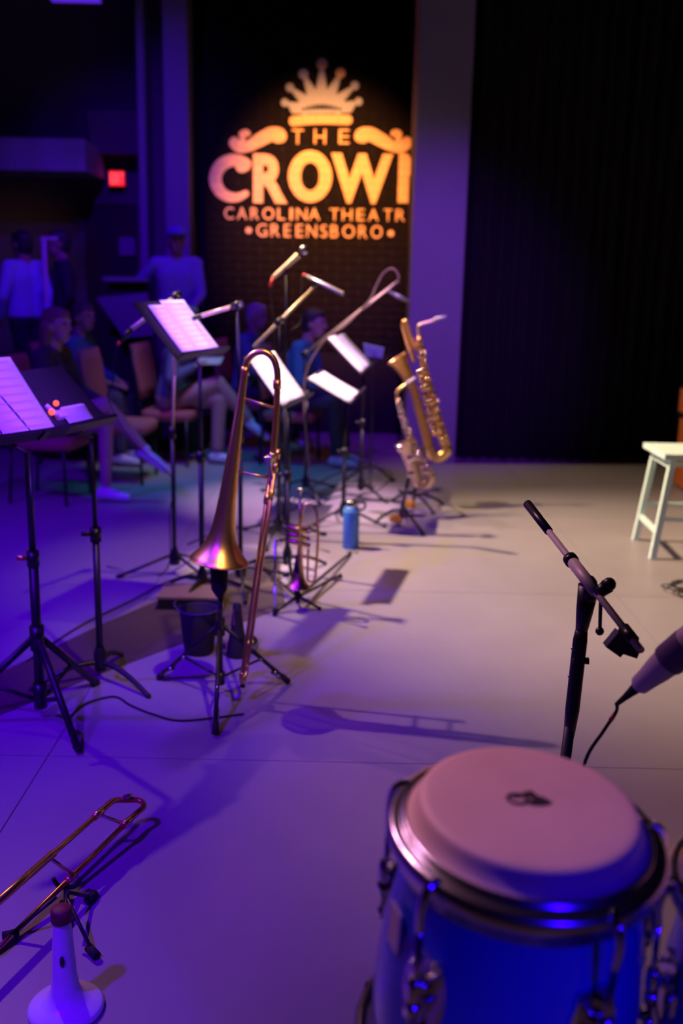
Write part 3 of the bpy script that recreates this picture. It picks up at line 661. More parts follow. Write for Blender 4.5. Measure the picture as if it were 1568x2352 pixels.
# G : boom with violet pencil microphone
gb = V((-0.42, 6.05, 0)); ga = atY(583, 797, 6.05); ge = atY(724, 656, 6.05); gp = ga.lerp(ge, 0.42); gb.x = gp.x
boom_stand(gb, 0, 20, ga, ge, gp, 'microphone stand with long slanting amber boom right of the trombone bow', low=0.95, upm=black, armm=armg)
g0 = atY(704, 634, 6.05); g1 = atY(790, 676, 5.95)
MC = thing('pencil_microphone', 'silver pencil microphone pointing down right at the boom tip', 'microphone', ge)
MB().tube([g0, g0.lerp(g1, 0.3), g0.lerp(g1, 0.32), g0.lerp(g1, 0.95), g1], [0.011, 0.012, 0.0145, 0.0135, 0.012], 12).build('body', mat('silver microphone', (0.55, 0.50, 0.58), 0.3, 0.8), MC)
MB().tube([g0-(g1-g0)*0.10, g0], [0.007, 0.011], 10).build('connector', redm, MC)
MB().tube([ge-(ge-ga)*0.01, g0.lerp(g1, 0.2)], 0.009, 8).build('clip', blackm, MC)
cable('microphone_cable', [g0-(g1-g0)*0.10, atY(693, 648, 6.05), atY(692, 690, 6.05), atY(690, 740, 6.06), gp+V((0.03, 0, -0.1)), gp+V((0.0, -0.03, -0.35)), gb+V((0.02, -0.03, 0.3)), gb+V((0.1, -0.1, 0.005)), gb+V((0.5, -0.3, 0.005))], 'black cable hanging from the pencil microphone')
# H : vocal microphone
hb = V((atY(658, 640, 6.25).x, 6.25, 0)); hp = atY(657, 618, 6.25)
t = thing('microphone_stand', 'straight black microphone stand holding the ball headed vocal microphone', 'microphone stand', hb, 'microphone stands among the music stands')
MB().tube([hb+V((0, 0, 0.05)), hb+V((0, 0, 0.9))], 0.0115, 10).build('lower_tube', black, t)
MB().tube([hb+V((0, 0, 0.9)), hp-V((0, 0, 0.02))], 0.008, 10).build('upper_tube', black, t)
MB().tube([hb+V((0, 0, 0.87)), hb+V((0, 0, 0.93))], 0.017, 10).build('height_clutch', blackm, t)
MB().lathe([(0.0001, 0.012), (0.13, 0.012), (0.135, 0.006), (0.135, 0.0), (0.0001, 0.0)], hb, (0, 0, 1), 28).build('round_base', black, t)
MB().lathe([(0.0001, 0.07), (0.016, 0.065), (0.03, 0.012)], hb, (0, 0, 1), 14).build('base_boss', black, t)
MB().ball(hp-V((0, 0, 0.015)), 0.018).build('clip', blackm, t)
MC = thing('vocal_microphone', 'ball headed vocal microphone pointing up right below the emblem', 'microphone', hp)
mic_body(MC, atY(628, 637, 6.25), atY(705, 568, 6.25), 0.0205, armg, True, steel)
h0 = atY(628, 637, 6.25); h1 = atY(620, 660, 6.25); h2 = atY(623, 682, 6.25)
MB().tube([h0, h1], [0.012, 0.010], 10).build('connector', redm, MC)
cable('microphone_cable', [h1, h2, atY(627, 720, 6.25), atY(632, 800, 6.25), hb+V((-0.03, -0.03, 0.7)), hb+V((-0.02, -0.03, 0.2)), hb+V((0.05, -0.2, 0.005)), hb+V((0.3, -0.5, 0.005))], 'black cable with red collar under the vocal microphone')
# I : far boom
ib = atZ(701, 1135); ia = atY(700, 812, ib.y); ie = atY(915, 645, ib.y)
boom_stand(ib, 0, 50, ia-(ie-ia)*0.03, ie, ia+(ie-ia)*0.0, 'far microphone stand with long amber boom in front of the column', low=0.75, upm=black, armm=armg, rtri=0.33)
i0 = atY(889, 668, ib.y); i1 = atY(941, 694, ib.y)
MC = thing('pencil_microphone', 'small dark microphone hanging under the far boom tip by the column', 'microphone', i0)
MB().tube([i0, i0.lerp(i1, 0.5), i1], [0.010, 0.016, 0.012], 10).build('body', mat('dull grey microphone', (0.25, 0.24, 0.25), 0.4, 0.6), MC)
MB().tube([ie, i0.lerp(i1, 0.2)], 0.008, 8).build('clip', blackm, MC)
tan = mat('tan cable', (0.30, 0.22, 0.13), 0.6)
cable('microphone_cable', [i0, atY(915, 640, ib.y-0.02), atY(902, 617, ib.y-0.02), atY(880, 628, ib.y), atY(862, 660, ib.y), atY(848, 690, ib.y-0.015), ia.lerp(ie, 0.45)+V((0, -0.02, -0.02)), ia.lerp(ie, 0.2)+V((0, -0.02, -0.02)), ia+V((0.0, -0.03, -0.2)), ib+V((0.02, -0.03, 0.3)), ib+V((0.1, -0.1, 0.005)), ib+V((0.4, -0.4, 0.005))], 'tan cable looping over the far boom tip', m=tan, r=0.006)
# ================================================================== TROMBONE ON ITS STAND
def path_px(pts, Y=None):
    return [atY(p[0], p[1], p[2] if len(p) > 2 else Y) for p in pts]
TY = 3.52
sc = V((-0.455, 3.60, 0))
t = thing('trombone_stand', 'black folding tripod stand under the upright trombone', 'stand', sc)
bellc = atY(503, 1287, TY)
sc.x = -0.452; sc.y = 3.58
MB().tube([sc+V((0, 0, 0.09)), V((bellc.x, TY, bellc.z-0.10))+V((0, 0.02, 0))], 0.0095, 10).build('post', black, t)
MB().lathe([(0.012, -0.14), (0.03, -0.11), (0.034, -0.02), (0.022, 0.05), (0.010, 0.08), (0.0001, 0.085)], (bellc.x, TY, bellc.z), (0, 0, 1), 16).build('bell_cone', rubber, t)
hub = sc+V((0, 0, 0.30)); MB().tube([hub-V((0, 0, 0.03)), hub+V((0, 0, 0.04))], 0.019, 12).build('leg_hub', blackm, t)
col2 = sc+V((0, 0, 0.10)); MB().tube([col2-V((0, 0, 0.03)), col2+V((0, 0, 0.02))], 0.017, 12).build('lower_collar', blackm, t)
for fx_, fy_ in ((364, 1562), (662, 1572), (494, 1692)):
    ft = atZ(fx_, fy_); d = (ft-sc).normalized()
    L = MB().tube([hub+d*0.018, ft+V((0, 0, 0.012))], 0.0085, 8).build('leg', black, t)
    MB().tube([ft+V((0, 0, 0.012))+(hub-ft)*0.10, ft+V((0, 0, 0.011))], 0.0125, 8).build('rubber_foot', rubber, L)
    MB().tube([ft+(hub-ft)*0.12, ft+(hub-ft)*0.24], 0.0115, 8).build('leg_sleeve', steel, L)
    MB().tube([col2+d*0.014, (hub+d*0.018).lerp(ft, 0.55)], 0.0055, 6).build('brace', black, t)
    MB().ball((hub+d*0.018).lerp(ft, 0.55)+V((0, -0.008, 0)), 0.008).build('brace_rivet', steel, t)
tb = thing('trombone', 'brass trombone standing bell down on a black stand in the centre left', 'trombone', bellc)
btop = atY(563, 846, TY); bd = (btop-bellc).normalized(); L = (btop-bellc).length
pr = [(0.104, 0.004), (0.108, 0.0), (0.106, 0.004), (0.097, 0.014), (0.082, 0.032), (0.064, 0.058), (0.052, 0.088), (0.043, 0.13), (0.037, 0.18), (0.0315, 0.25), (0.0265, 0.34), (0.0215, 0.44), (0.017, 0.55), (0.0135, 0.64), (0.0122, L)]
bell = MB().lathe(pr, bellc, bd, 40)
bell.lathe([(r-0.0012, z+0.002) for r, z in pr[1:]], bellc, bd, 40)
bo = bell.build('bell', brass, tb)
MB().tube([bellc+V((0, 0, 0))+Matrix.Rotation(a*math.pi/20, 3, bd) @ (bd.orthogonal().normalized()*0.107) for a in range(41)], 0.0028, 6).build('bell_rim', brass, bo)
bow = arc(path_px([(563, 846), (568, 828), (584, 812), (606, 808), (626, 822), (636, 850), (637, 885)], TY), 5)
MB().tube(bow, 0.0118, 12).build('tuning_bow', brass, tb)
for px_ in ((563, 850), (636, 880)):
    q = atY(*px_, TY); MB().tube([q-V((0, 0, 0.02)), q+V((0, 0, 0.012))], 0.0145, 12).build('ferrule', brassd, tb)
nk = path_px([(637, 885), (635, 930), (631, 990), (626, 1050)], TY)
MB().tube(arc(nk, 4), 0.0112, 12).build('neckpipe', brassd, tb)
for a_, b_ in (((561, 915), (633, 938)), ((546, 1083), (622, 1098))):
    MB().tube([atY(*a_, TY), atY(*b_, TY)], 0.0055, 8).build('bell_brace', rose, tb)
# slide: two tubes lying one behind the other
sA0 = atY(627, 1040, TY); sA1 = atY(556, 1545, TY); sd = (sA1-sA0).normalized(); dd = V((0.012, 0.078, 0))
s1_ = MB().tube([sA0, sA1], 0.0072, 12).build('slide_tube', brassd, tb)
s2_ = MB().tube([sA0+dd, sA1+dd], 0.0072, 12).build('slide_tube', brassd, tb)
for f, r in ((0.0, 0.0115), (0.06, 0.0105), (0.18, 0.0105)):
    q = sA0.lerp(sA1, f); MB().tube([q, q+sd*0.035], r, 12).build('slide_sleeve', brass, s1_)
    MB().tube([q+dd, q+dd+sd*0.035], r, 12).build('slide_sleeve', brass, s2_)
for f in (0.05, 0.20):
    q = sA0.lerp(sA1, f); MB().tube([q, q+dd], 0.006, 8).build('slide_brace', brass, tb)
MB().tube(arc([sA1, sA1+sd*0.03, sA1+sd*0.055+dd*0.5, sA1+sd*0.03+dd, sA1+dd], 5), 0.0085, 10).build('slide_bow', brass, tb)
MB().tube([sA1+sd*0.05+dd*0.5, sA1+sd*0.075+dd*0.5], [0.006, 0.011], 10).build('slide_bumper', rubber, tb)
mp = atY(622, 1056, TY-0.02)
MB().lathe([(0.006, -0.07), (0.0065, -0.03), (0.010, -0.012), (0.017, 0.004), (0.0195, 0.014), (0.019, 0.018), (0.014, 0.014), (0.004, 0.0)], mp+V((-0.006, -0.01, 0)), (-0.12, -0.15, 1), 20).build('mouthpiece', steel, tb)
# ================================================================== TRUMPET ON STAND
UY = 4.70
uc = atZ(690, 1372); uc.y = UY
t = thing('trumpet_stand', 'low black stand with spread legs under the upright trumpet', 'stand', uc)
ub = atY(684, 1348, UY)
MB().lathe([(0.012, -0.075), (0.014, 0.05), (0.026, 0.08), (0.012, 0.16), (0.0001, 0.165)], ub, (0, 0, 1), 14).build('peg', rubber, t)
MB().tube([V((ub.x, UY, 0.03)), V((ub.x, UY, ub.z-0.03))], 0.012, 10).build('post', blackm, t)
for fx_, fy_ in ((733, 1402), (781, 1326), (803, 1276), (636, 1408), (600, 1305)):
    ft = atZ(fx_, fy_); b0_ = V((ub.x, UY, 0.06)); d = (ft-b0_); d.z = 0; dn = d.normalized()
    Lg = MB().tube([b0_+dn*0.014, ft.lerp(b0_, 0.1)+V((0, 0, 0.012)), ft+V((0, 0, 0.010))], [0.0085, 0.008, 0.0075], 8).build('leg', black, t)
    MB().ball(ft+V((0, 0, 0.0115)), 0.0115).build('rubber_foot', rubber, Lg)
tp = thing('trumpet', 'brass trumpet standing bell down beside the blue bottle', 'trumpet', ub)
bt = atY(693, 1186, UY); bdv = (bt-ub).normalized(); bl2 = (bt-ub).length
pr = [(0.062, 0.0), (0.0605, 0.004), (0.052, 0.012), (0.041, 0.027), (0.031, 0.05), (0.0235, 0.085), (0.018, 0.13), (0.0135, 0.19), (0.0095, 0.27), (0.007, bl2)]
MB().lathe(pr, ub, bdv, 32).lathe([(r-0.001, z+0.001) for r, z in pr], ub, bdv, 32).build('bell', brass, tp)
bw_ = arc(path_px([(693, 1190), (695, 1170), (702, 1158), (714, 1160), (726, 1176), (730, 1205)], UY), 5)
MB().tube(bw_, 0.0075, 10).build('bell_bow', rose, tp)
MB().tube(arc(path_px([(730, 1205), (730, 1240), (727, 1290), (724, 1325)], UY), 4), 0.0065, 10).build('tuning_slide', brassd, tp)
MB().tube(arc(path_px([(724, 1325), (721, 1334), (712, 1336), (706, 1330), (706, 1315), (708, 1260)], UY), 4), 0.006, 10).build('slide_crook', brassd, tp)
MB().tube(path_px([(689, 1140), (689, 1200), (687, 1270)], UY-0.03), 0.0058, 10).build('leadpipe', brass, tp)
MB().lathe([(0.0055, -0.06), (0.006, -0.02), (0.009, -0.004), (0.0135, 0.008), (0.014, 0.014), (0.010, 0.012), (0.002, 0.0)], atY(688, 1128, UY-0.03), (0, 0, 1), 16).build('mouthpiece', steel, tp)
for k, yy in enumerate((1216, 1232, 1247)):
    a_ = atY(660, yy-6, UY-0.02); b_ = atY(707, yy+5, UY-0.02); dv = (b_-a_).normalized()
    v = MB().tube([a_, b_], 0.0115, 14).build('valve_casing', brass, tp)
    MB().tube([b_, b_+dv*0.012], [0.0125, 0.011], 14).build('valve_cap', rose, v)
    MB().tube([a_-dv*0.022, a_], 0.0035, 8).build('valve_stem', steel, v)
    MB().tube([a_-dv*0.026, a_-dv*0.021], 0.010, 12).build('finger_button', steel, v)
for a_, b_ in (((690, 1205), (728, 1208)), ((688, 1275), (726, 1282))):
    MB().tube([atY(*a_, UY-0.01), atY(*b_, UY)], 0.004, 8).build('brace', brass, tp)
# slim folded stand standing by the trumpet
rb = atZ(631, 1414); rt = V((rb.x, rb.y+0.01, atY(640, 1240, rb.y).z))
t = thing('folded_stand', 'slim upright rod with pale lower sleeve and rubber foot left of the trumpet', 'stand', rb)
MB().tube([rb+V((0, 0, 0.03)), rt], 0.0065, 8).build('rod', steel, t)
MB().tube([rb+V((0, 0, 0.03)), rb+V((0, 0, 0.15))], 0.0085, 10).build('sleeve', mat('pale violet sleeve', (0.62, 0.55, 0.66), 0.35, 0.4), t)
MB().tube([rb, rb+V((0, 0, 0.04))], [0.0125, 0.010], 10).build('rubber_foot', rubber, t)
MB().tube([rt-V((0, 0, 0.01)), V((ub.x-0.06, UY, rt.z-0.03)), V((ub.x-0.012, UY, 0.07))], 0.005, 8).build('strut', black, t)

# ================================================================== SAXOPHONES
def key_cups(parent, path, radii, m, sizes, side=V((0.15, -1, 0.1)), start=2, step=2):
    k = 0
    for i in range(start, len(path)-2, step):
        sz = sizes[k % len(sizes)]; k += 1
        d = (path[min(i+1, len(path)-1)]-path[i-1]).normalized()
        n = (side - d*side.dot(d)).normalized(); off = d.cross(n).normalized()*((-1)**k)*radii[i]*0.45
        c = path[i]+n*(radii[i]+0.006)+off
        kc = MB().lathe([(0.0001, 0.007), (sz*0.55, 0.0065), (sz, 0.003), (sz*1.02, -0.002), (sz*0.9, -0.006)], c, n, 14).build('key_cup', m, parent)
        MB().tube([c+n*0.008, c+n*0.008+d.cross(n)*((-1)**k)*(-1)*(radii[i]*0.9+0.012)], 0.0028, 6).build('key_arm', m, kc)
def rods(parent, path, radii, m, a, b, sgn):
    i0, i1 = int(a*len(path)), int(b*len(path)); pts = []
    for i in range(i0, i1, 2):
        d = (path[min(i+1, len(path)-1)]-path[i-1]).normalized(); n = V((0.15, -1, 0.1)); n = (n-d*n.dot(d)).normalized()
        pts.append(path[i]+n*(radii[i]*0.75+0.008)+d.cross(n)*sgn*(radii[i]*0.75+0.006))
    if len(pts) > 1: MB().tube(pts, 0.003, 6).build('key_rod', m, parent)
BY = 7.0
bsx = thing('baritone_saxophone', 'large golden baritone saxophone leaning in front of the violet column', 'saxophone', atZ(985, 1125))
body = path_px([(962, 772), (966, 800), (974, 850), (988, 905), (1001, 955), (1014, 1000), (1022, 1022)], BY)
P = arc(body, 6); R = lerp_list([0.013, 0.017, 0.023, 0.029, 0.033, 0.036, 0.037], len(P))
MB().tube(P, R, 16).build('body_tube', brassd, bsx); key_cups(bsx, P, R, polish, [0.017, 0.021, 0.019, 0.026]); rods(bsx, P, R, brass, 0.1, 0.9, 1); rods(bsx, P, R, brass, 0.2, 0.95, -1)
Pb = arc(path_px([(1022, 1020), (1025, 1036), (1014, 1048), (1001, 1050), (990, 1042), (985, 1025)], BY), 5)
MB().tube(Pb, lerp_list([0.037, 0.039, 0.039, 0.039, 0.038, 0.037], len(Pb)), 16).build('bow', brass, bsx)
Pl = arc(path_px([(985, 1025), (974, 985), (963, 945), (954, 912), (944, 884), (932, 858), (921, 838), (911, 822)], BY-0.01), 5)
Rl = lerp_list([0.036, 0.033, 0.032, 0.031, 0.033, 0.042, 0.056, 0.078], len(Pl))
MB().tube(Pl, Rl, 20, cap=False).tube(Pl, [r-0.0015 for r in Rl], 20, cap=False).build('bell', brassd, bsx)
Pt = arc(path_px([(962, 775), (957, 800), (950, 792), (941, 768), (934, 748), (930, 738), (926, 744), (932, 770), (943, 805), (950, 830)], BY-0.03), 4)
MB().tube(Pt, lerp_list([0.013, 0.014, 0.015, 0.015, 0.016, 0.017, 0.017, 0.017, 0.017, 0.016], len(Pt)), 12).build('top_loop', brassd, bsx)
Pn = arc(path_px([(963, 775), (961, 760), (962, 748), (972, 743), (988, 739), (998, 735)], BY-0.02), 5)
MB().tube(Pn, lerp_list([0.013, 0.0125, 0.012, 0.011, 0.010, 0.010], len(Pn)), 12).build('neck', rose, bsx)
MB().tube(path_px([(995, 736), (1004, 732), (1024, 727)], BY-0.02), [0.014, 0.015, 0.006], 12).build('mouthpiece', mat('grey mouthpiece', (0.30, 0.27, 0.32), 0.3), bsx)
Pm = arc(path_px([(962, 850), (972, 900), (985, 950), (998, 1000)], BY-0.03), 6)
for i in range(1, len(Pm)-1, 2): MB().lathe([(0.0001, 0.008), (0.014, 0.007), (0.021, 0.002), (0.018, -0.006)], Pm[i], V((0.1, -1, 0.15)), 14).build('key_cup', polish, bsx)
MB().tube(Pm, 0.0035, 6).build('key_rod', brass, bsx)
for q in ((1028, 1010), (962, 785), (1005, 920)):
    MB().ball(atY(*q, BY-0.03), 0.016).build('key_guard', polish, bsx)
SY = 6.72
asx = thing('tenor_saxophone', 'smaller rose gold saxophone on stand in front of the baritone saxophone', 'saxophone', atZ(965, 1150))
P = arc(path_px([(914, 915), (919, 940), (929, 975), (943, 1012), (960, 1048), (975, 1072), (986, 1088)], SY), 6); R = lerp_list([0.0125, 0.016, 0.021, 0.026, 0.031, 0.034, 0.036], len(P))
MB().tube(P, R, 16).build('body_tube', rose, asx); key_cups(asx, P, R, polishr, [0.014, 0.019, 0.016, 0.022]); key_cups(asx, P, R, polishr, [0.012, 0.015], V((1, -0.7, 0.1)), 3, 4); rods(asx, P, R, rose, 0.08, 0.9, 1); rods(asx, P, R, steel, 0.1, 0.8, -1)
Pb = arc(path_px([(986, 1086), (987, 1100), (978, 1113), (966, 1113), (957, 1102)], SY), 5)
MB().tube(Pb, lerp_list([0.036, 0.038, 0.038, 0.038, 0.037], len(Pb)), 16).build('bow', rose, asx)
Pl = arc(path_px([(957, 1104), (949, 1080), (941, 1056), (934, 1036), (927, 1016)], SY-0.03), 5); Rl = lerp_list([0.037, 0.039, 0.042, 0.048, 0.064], len(Pl))
MB().tube(Pl, Rl, 20, cap=False).tube(Pl, [r-0.0015 for r in Rl], 20, cap=False).build('bell', rose, asx)
key_cups(asx, Pl, Rl, polishr, [0.024, 0.028], V((-0.2, -1, 0)), 4, 7)
Pn = arc(path_px([(914, 918), (911, 905), (915, 896), (924, 888), (934, 882)], SY), 5)
MB().tube(Pn, lerp_list([0.0125, 0.0115, 0.011, 0.0105, 0.010], len(Pn)), 12).build('neck', brass, asx)
MB().tube(path_px([(932, 883), (940, 878), (954, 866)], SY), [0.0135, 0.0145, 0.006], 12).build('mouthpiece', MATS['grey mouthpiece'], asx)
yel = mat('yellow rubber', (0.85, 0.45, 0.04), 0.5)
def sax_stand(c, z1, back, feet, label, yp):
    c = V(c); t = thing('saxophone_stand', label, 'stand', c, 'saxophone stands')
    top = V((back.x, back.y, back.z))
    MB().tube([c+V((0, 0, 0.05)), c.lerp(top, 0.5)+V((0, 0.02, 0)), top], 0.012, 10).build('post', black, t)
    MB().tube([top+V((-0.07, -0.09, 0.02)), top+V((-0.06, 0, 0)), top+V((0.06, 0, 0)), top+V((0.07, -0.09, 0.02))], 0.009, 8).build('upper_yoke', rubber, t)
    lo = c.lerp(top, 0.45)
    MB().tube([lo+V((-0.05, -0.10, 0.03)), lo+V((-0.04, 0, 0)), lo+V((0.04, 0, 0)), lo+V((0.05, -0.10, 0.03))], 0.009, 8).build('lower_yoke', rubber, t)
    for fx_, fy_ in feet:
        ft = atZ(fx_, fy_); d = (ft-c); d.z = 0
        pts = arc([c+V((0, 0, 0.10)), c+d*0.35+V((0, 0, 0.095)), c+d*0.8+V((0, 0, 0.045)), ft+V((0, 0, 0.0105))], 4)
        L_ = MB().tube(pts, 0.0105, 8).build('leg', black, t); MB().ball(ft+V((0, 0, 0.0125)), 0.0125).build('rubber_foot', rubber, L_)
    MB().box(yp, (0.075, 0.05, 0.03), Euler((0, 0.2, 0.3)).to_matrix()).box(yp+V((0.0, 0.0, 0.02)), (0.045, 0.04, 0.03), Euler((0, 0.2, 0.3)).to_matrix()).build('yellow_block', yel, t)
sax_stand(atZ(948, 1168), 0, atY(985, 955, 7.12), ((1016, 1160), (995, 1182), (902, 1152)), 'black saxophone stand with yellow block behind, carrying the baritone saxophone', atZ(941, 1160, 0.05))
sax_stand(atZ(917, 1206), 0, atY(950, 1040, 6.85), ((970, 1230), (862, 1204), (935, 1180)), 'black saxophone stand with yellow block in front, carrying the smaller saxophone', atZ(909, 1194, 0.05))

# ================================================================== BOTTLE, MUTES, CASE
bc = atZ(805, 1263); bc.y += 0.05
t = thing('water_bottle', 'blue insulated water bottle with steel cap on the floor', 'bottle', bc)
bm_ = mat('blue bottle coat', (0.05, 0.22, 0.50), 0.38)
MB().lathe([(0.0001, 0), (0.045, 0), (0.05, 0.006), (0.0505, 0.23), (0.047, 0.248), (0.036, 0.262), (0.0001, 0.262)], bc, (0, 0, 1), 32).build('body', bm_, t)
MB().lathe([(0.037, 0.252), (0.0495, 0.238), (0.0505, 0.232)], bc, (0, 0, 1), 32).build('shoulder_ring', mat('pale blue ring', (0.25, 0.55, 0.70), 0.3), t)
cp = MB().lathe([(0.034, 0.262), (0.034, 0.29), (0.031, 0.296), (0.0001, 0.296)], bc, (0, 0, 1), 24).build('cap', steel, t)
MB().tube(arc([bc+V((0.03, 0, 0.28)), bc+V((0.075, 0, 0.285)), bc+V((0.08, 0, 0.25)), bc+V((0.05, 0, 0.235))], 5), 0.007, 8).build('carry_loop', blackm, cp)
mk = atZ(452, 1512); mk.y += 0.07
t = thing('bucket_mute', 'black bucket shaped mute on the floor left of the trombone stand', 'mute', mk)
MB().lathe([(0.0001, 0.0), (0.058, 0.0), (0.063, 0.01), (0.076, 0.12), (0.083, 0.20), (0.080, 0.205), (0.074, 0.12), (0.055, 0.02), (0.0001, 0.018)], mk, (0, 0, 1), 32).build('bucket', rubber, t)
MB().tube([mk+V((0.083*math.cos(a*math.pi/16), 0.083*math.sin(a*math.pi/16), 0.20)) for a in range(33)], 0.004, 6).build('rim', mat('dark violet rim', (0.08, 0.06, 0.14), 0.5), t)
for s in (-1, 1): MB().tube(arc([mk+V((s*0.083, 0, 0.19)), mk+V((s*0.105, 0, 0.215)), mk+V((s*0.095, -0.01, 0.24))], 4), 0.004, 6).build('hook', steel, t)
mk = atZ(543, 1512); mk.y += 0.03
t = thing('straight_mute', 'black cone shaped mute standing behind the trombone slide', 'mute', mk)
MB().lathe([(0.0001, 0), (0.045, 0), (0.048, 0.01), (0.044, 0.04), (0.030, 0.12), (0.020, 0.20), (0.018, 0.235), (0.0001, 0.24)], mk, (0, 0, 1), 24).build('cone', rubber, t)
for k in range(3):
    a = k*2.09; MB().box(mk+V((0.023*math.cos(a), 0.023*math.sin(a), 0.18)), (0.008, 0.008, 0.07)).build('cork_strip', mat('cork', (0.30, 0.18, 0.10), 0.9), t)
s0_ = atZ(510, 1490, 0.03); s1_p = atZ(588, 1477, 0.042); dv = (s1_p-s0_).normalized()
t = thing('silver_mute', 'silver mute lying on the floor behind the trombone stand', 'mute', s0_-V((0, 0, 0.03)))
Lm = (s1_p-s0_).length
MB().lathe([(0.0001, 0), (0.020, 0.0), (0.026, Lm*0.4), (0.040, Lm*0.85), (0.036, Lm*0.97), (0.018, Lm*1.06), (0.0001, Lm*1.08)], s0_, dv, 24).build('cone', steel, t)
MB().lathe([(0.0205, 0.012), (0.0235, 0.02), (0.0235, 0.05), (0.0225, 0.06)], s0_, dv, 20).build('cork_band', MATS['cork'], t)
cc = atZ(432, 1404)
t = thing('instrument_case', 'flat black case with tan lid on the floor behind the bucket mute', 'case', cc)
MB().box(cc+V((0, 0.12, 0.028)), (0.30, 0.22, 0.056)).build('body', black, t)
MB().box(cc+V((0, 0.12, 0.062)), (0.305, 0.225, 0.012)).build('lid', mat('tan leather', (0.30, 0.23, 0.13), 0.6), t)
MB().tube(arc([cc+V((-0.05, 0.009, 0.03)), cc+V((-0.04, -0.012, 0.03)), cc+V((0.04, -0.012, 0.03)), cc+V((0.05, 0.009, 0.03))], 4), 0.005, 6).build('handle', rubber, t)
# ================================================================== NEAR TROMBONE, LOWER LEFT
nb = thing('trombone', 'near brass trombone lying on its stand, slide pointing out of the lower left corner', 'trombone', (-0.95, 2.0, 0.25))
A0 = atY(232, 1864, 2.52); A1 = atY(-60, 2120, 2.02); B0 = atY(290, 1890, 2.55); B1 = atY(-40, 2215, 2.05)
n1 = MB().tube([A0, A1], 0.0075, 12).build('slide_tube', brass, nb); n2 = MB().tube([B0, B1], 0.0075, 12).build('slide_tube', brassd, nb)
ud = (A0-A1).normalized()
MB().tube([A0.lerp(A1, 0.42), A1], 0.0105, 12).build('slide_sleeve', brass, n1)
MB().tube(arc([A0, A0+ud*0.06, atY(283, 1838, 2.63), atY(318, 1838, 2.65), atY(330, 1852, 2.63), B0+ud*0.05, B0], 5), 0.0085, 10).build('slide_bow', brassd, nb)
for f in (0.0, 0.43):
    MB().tube([A0.lerp(A1, f+0.03), B0.lerp(B1, f-0.02 if f else 0.01)], 0.0052, 8).build('slide_brace', rose, nb)
    for q in (A0.lerp(A1, f+0.03), B0.lerp(B1, f+0.0)): MB().tube([q-ud*0.02, q+ud*0.02], 0.0105, 10).build('brace_collar', brass, nb)
MB().tube([atY(286, 1836, 2.62)+V((0, 0, 0.006)), atY(300, 1834, 2.64)+V((0, 0, 0.008))], 0.008, 8).build('water_key', steel, nb)
# neck, mouthpipe and bell section continuing to the left out of view
MB().tube(arc([B1, B1+V((-0.05, -0.05, 0.03)), B1+V((-0.12, -0.03, 0.10))], 4), 0.011, 10).build('neckpipe', brassd, nb)
bq = A1+V((-0.30, 0.20, 0.02))
pr = [(0.105, 0.0), (0.090, 0.016), (0.066, 0.05), (0.048, 0.11), (0.036, 0.22), (0.026, 0.36), (0.014, 0.55)]
MB().lathe(pr, bq, V((0.05, -0.9, 0.25)), 32).lathe([(r-0.0015, z+0.002) for r, z in pr], bq, V((0.05, -0.9, 0.25)), 32).build('bell', brass, nb)
MB().tube([A1, bq+V((0.05, -0.5, 0.14))], 0.009, 8).build('bell_brace', brass, nb)
# stand under it
ns = atZ(150, 2140); 
t = thing('trombone_stand', 'small black stand propping the near trombone slide', 'stand', (ns.x, ns.y, 0))
n0 = V((ns.x, ns.y, 0)); ntop = B0.lerp(B1, 0.46)-V((0, 0, 0.012))
MB().tube([n0+V((0, 0, 0.03)), n0.lerp(ntop, 0.6)+V((0, 0, 0)), ntop], 0.008, 8).build('post', black, t)
MB().tube(arc([ntop+V((-0.035, 0, 0.022)), ntop+V((-0.02, 0, -0.002)), ntop+V((0.02, 0, -0.002)), ntop+V((0.035, 0, 0.022))], 4), 0.006, 8).build('cradle', rubber, t)
tripod(t, n0, 0.05, 0.10, 0.13, 75, black, 3, False, 0.005)
# white horn shaped mute
wc = atZ(152, 2318); 
t = thing('cone_mute', 'white cone mute with maroon collar standing on its flared base at bottom left', 'mute', wc)
wm = mat('white plastic cone', (0.78, 0.76, 0.78), 0.3)
pr = [(0.078, 0.0), (0.0835, 0.004), (0.083, 0.010), (0.076, 0.017), (0.058, 0.025), (0.041, 0.037), (0.032, 0.055), (0.027, 0.09), (0.0245, 0.14), (0.0205, 0.20), (0.0195, 0.225)]
MB().lathe(pr, wc, (0, 0, 1), 40).build('cone', wm, t)
MB().lathe([(0.0195, 0.224), (0.0235, 0.226), (0.0235, 0.252), (0.019, 0.257), (0.0001, 0.257)], wc, (0, 0, 1), 24).build('collar', mat('maroon collar', (0.16, 0.01, 0.03), 0.6), t)
MB().ball(wc+V((0.004, -0.0255, 0.14)), 0.008, (0.7, 0.4, 1.8)).build('finger_hole', print_m, t)
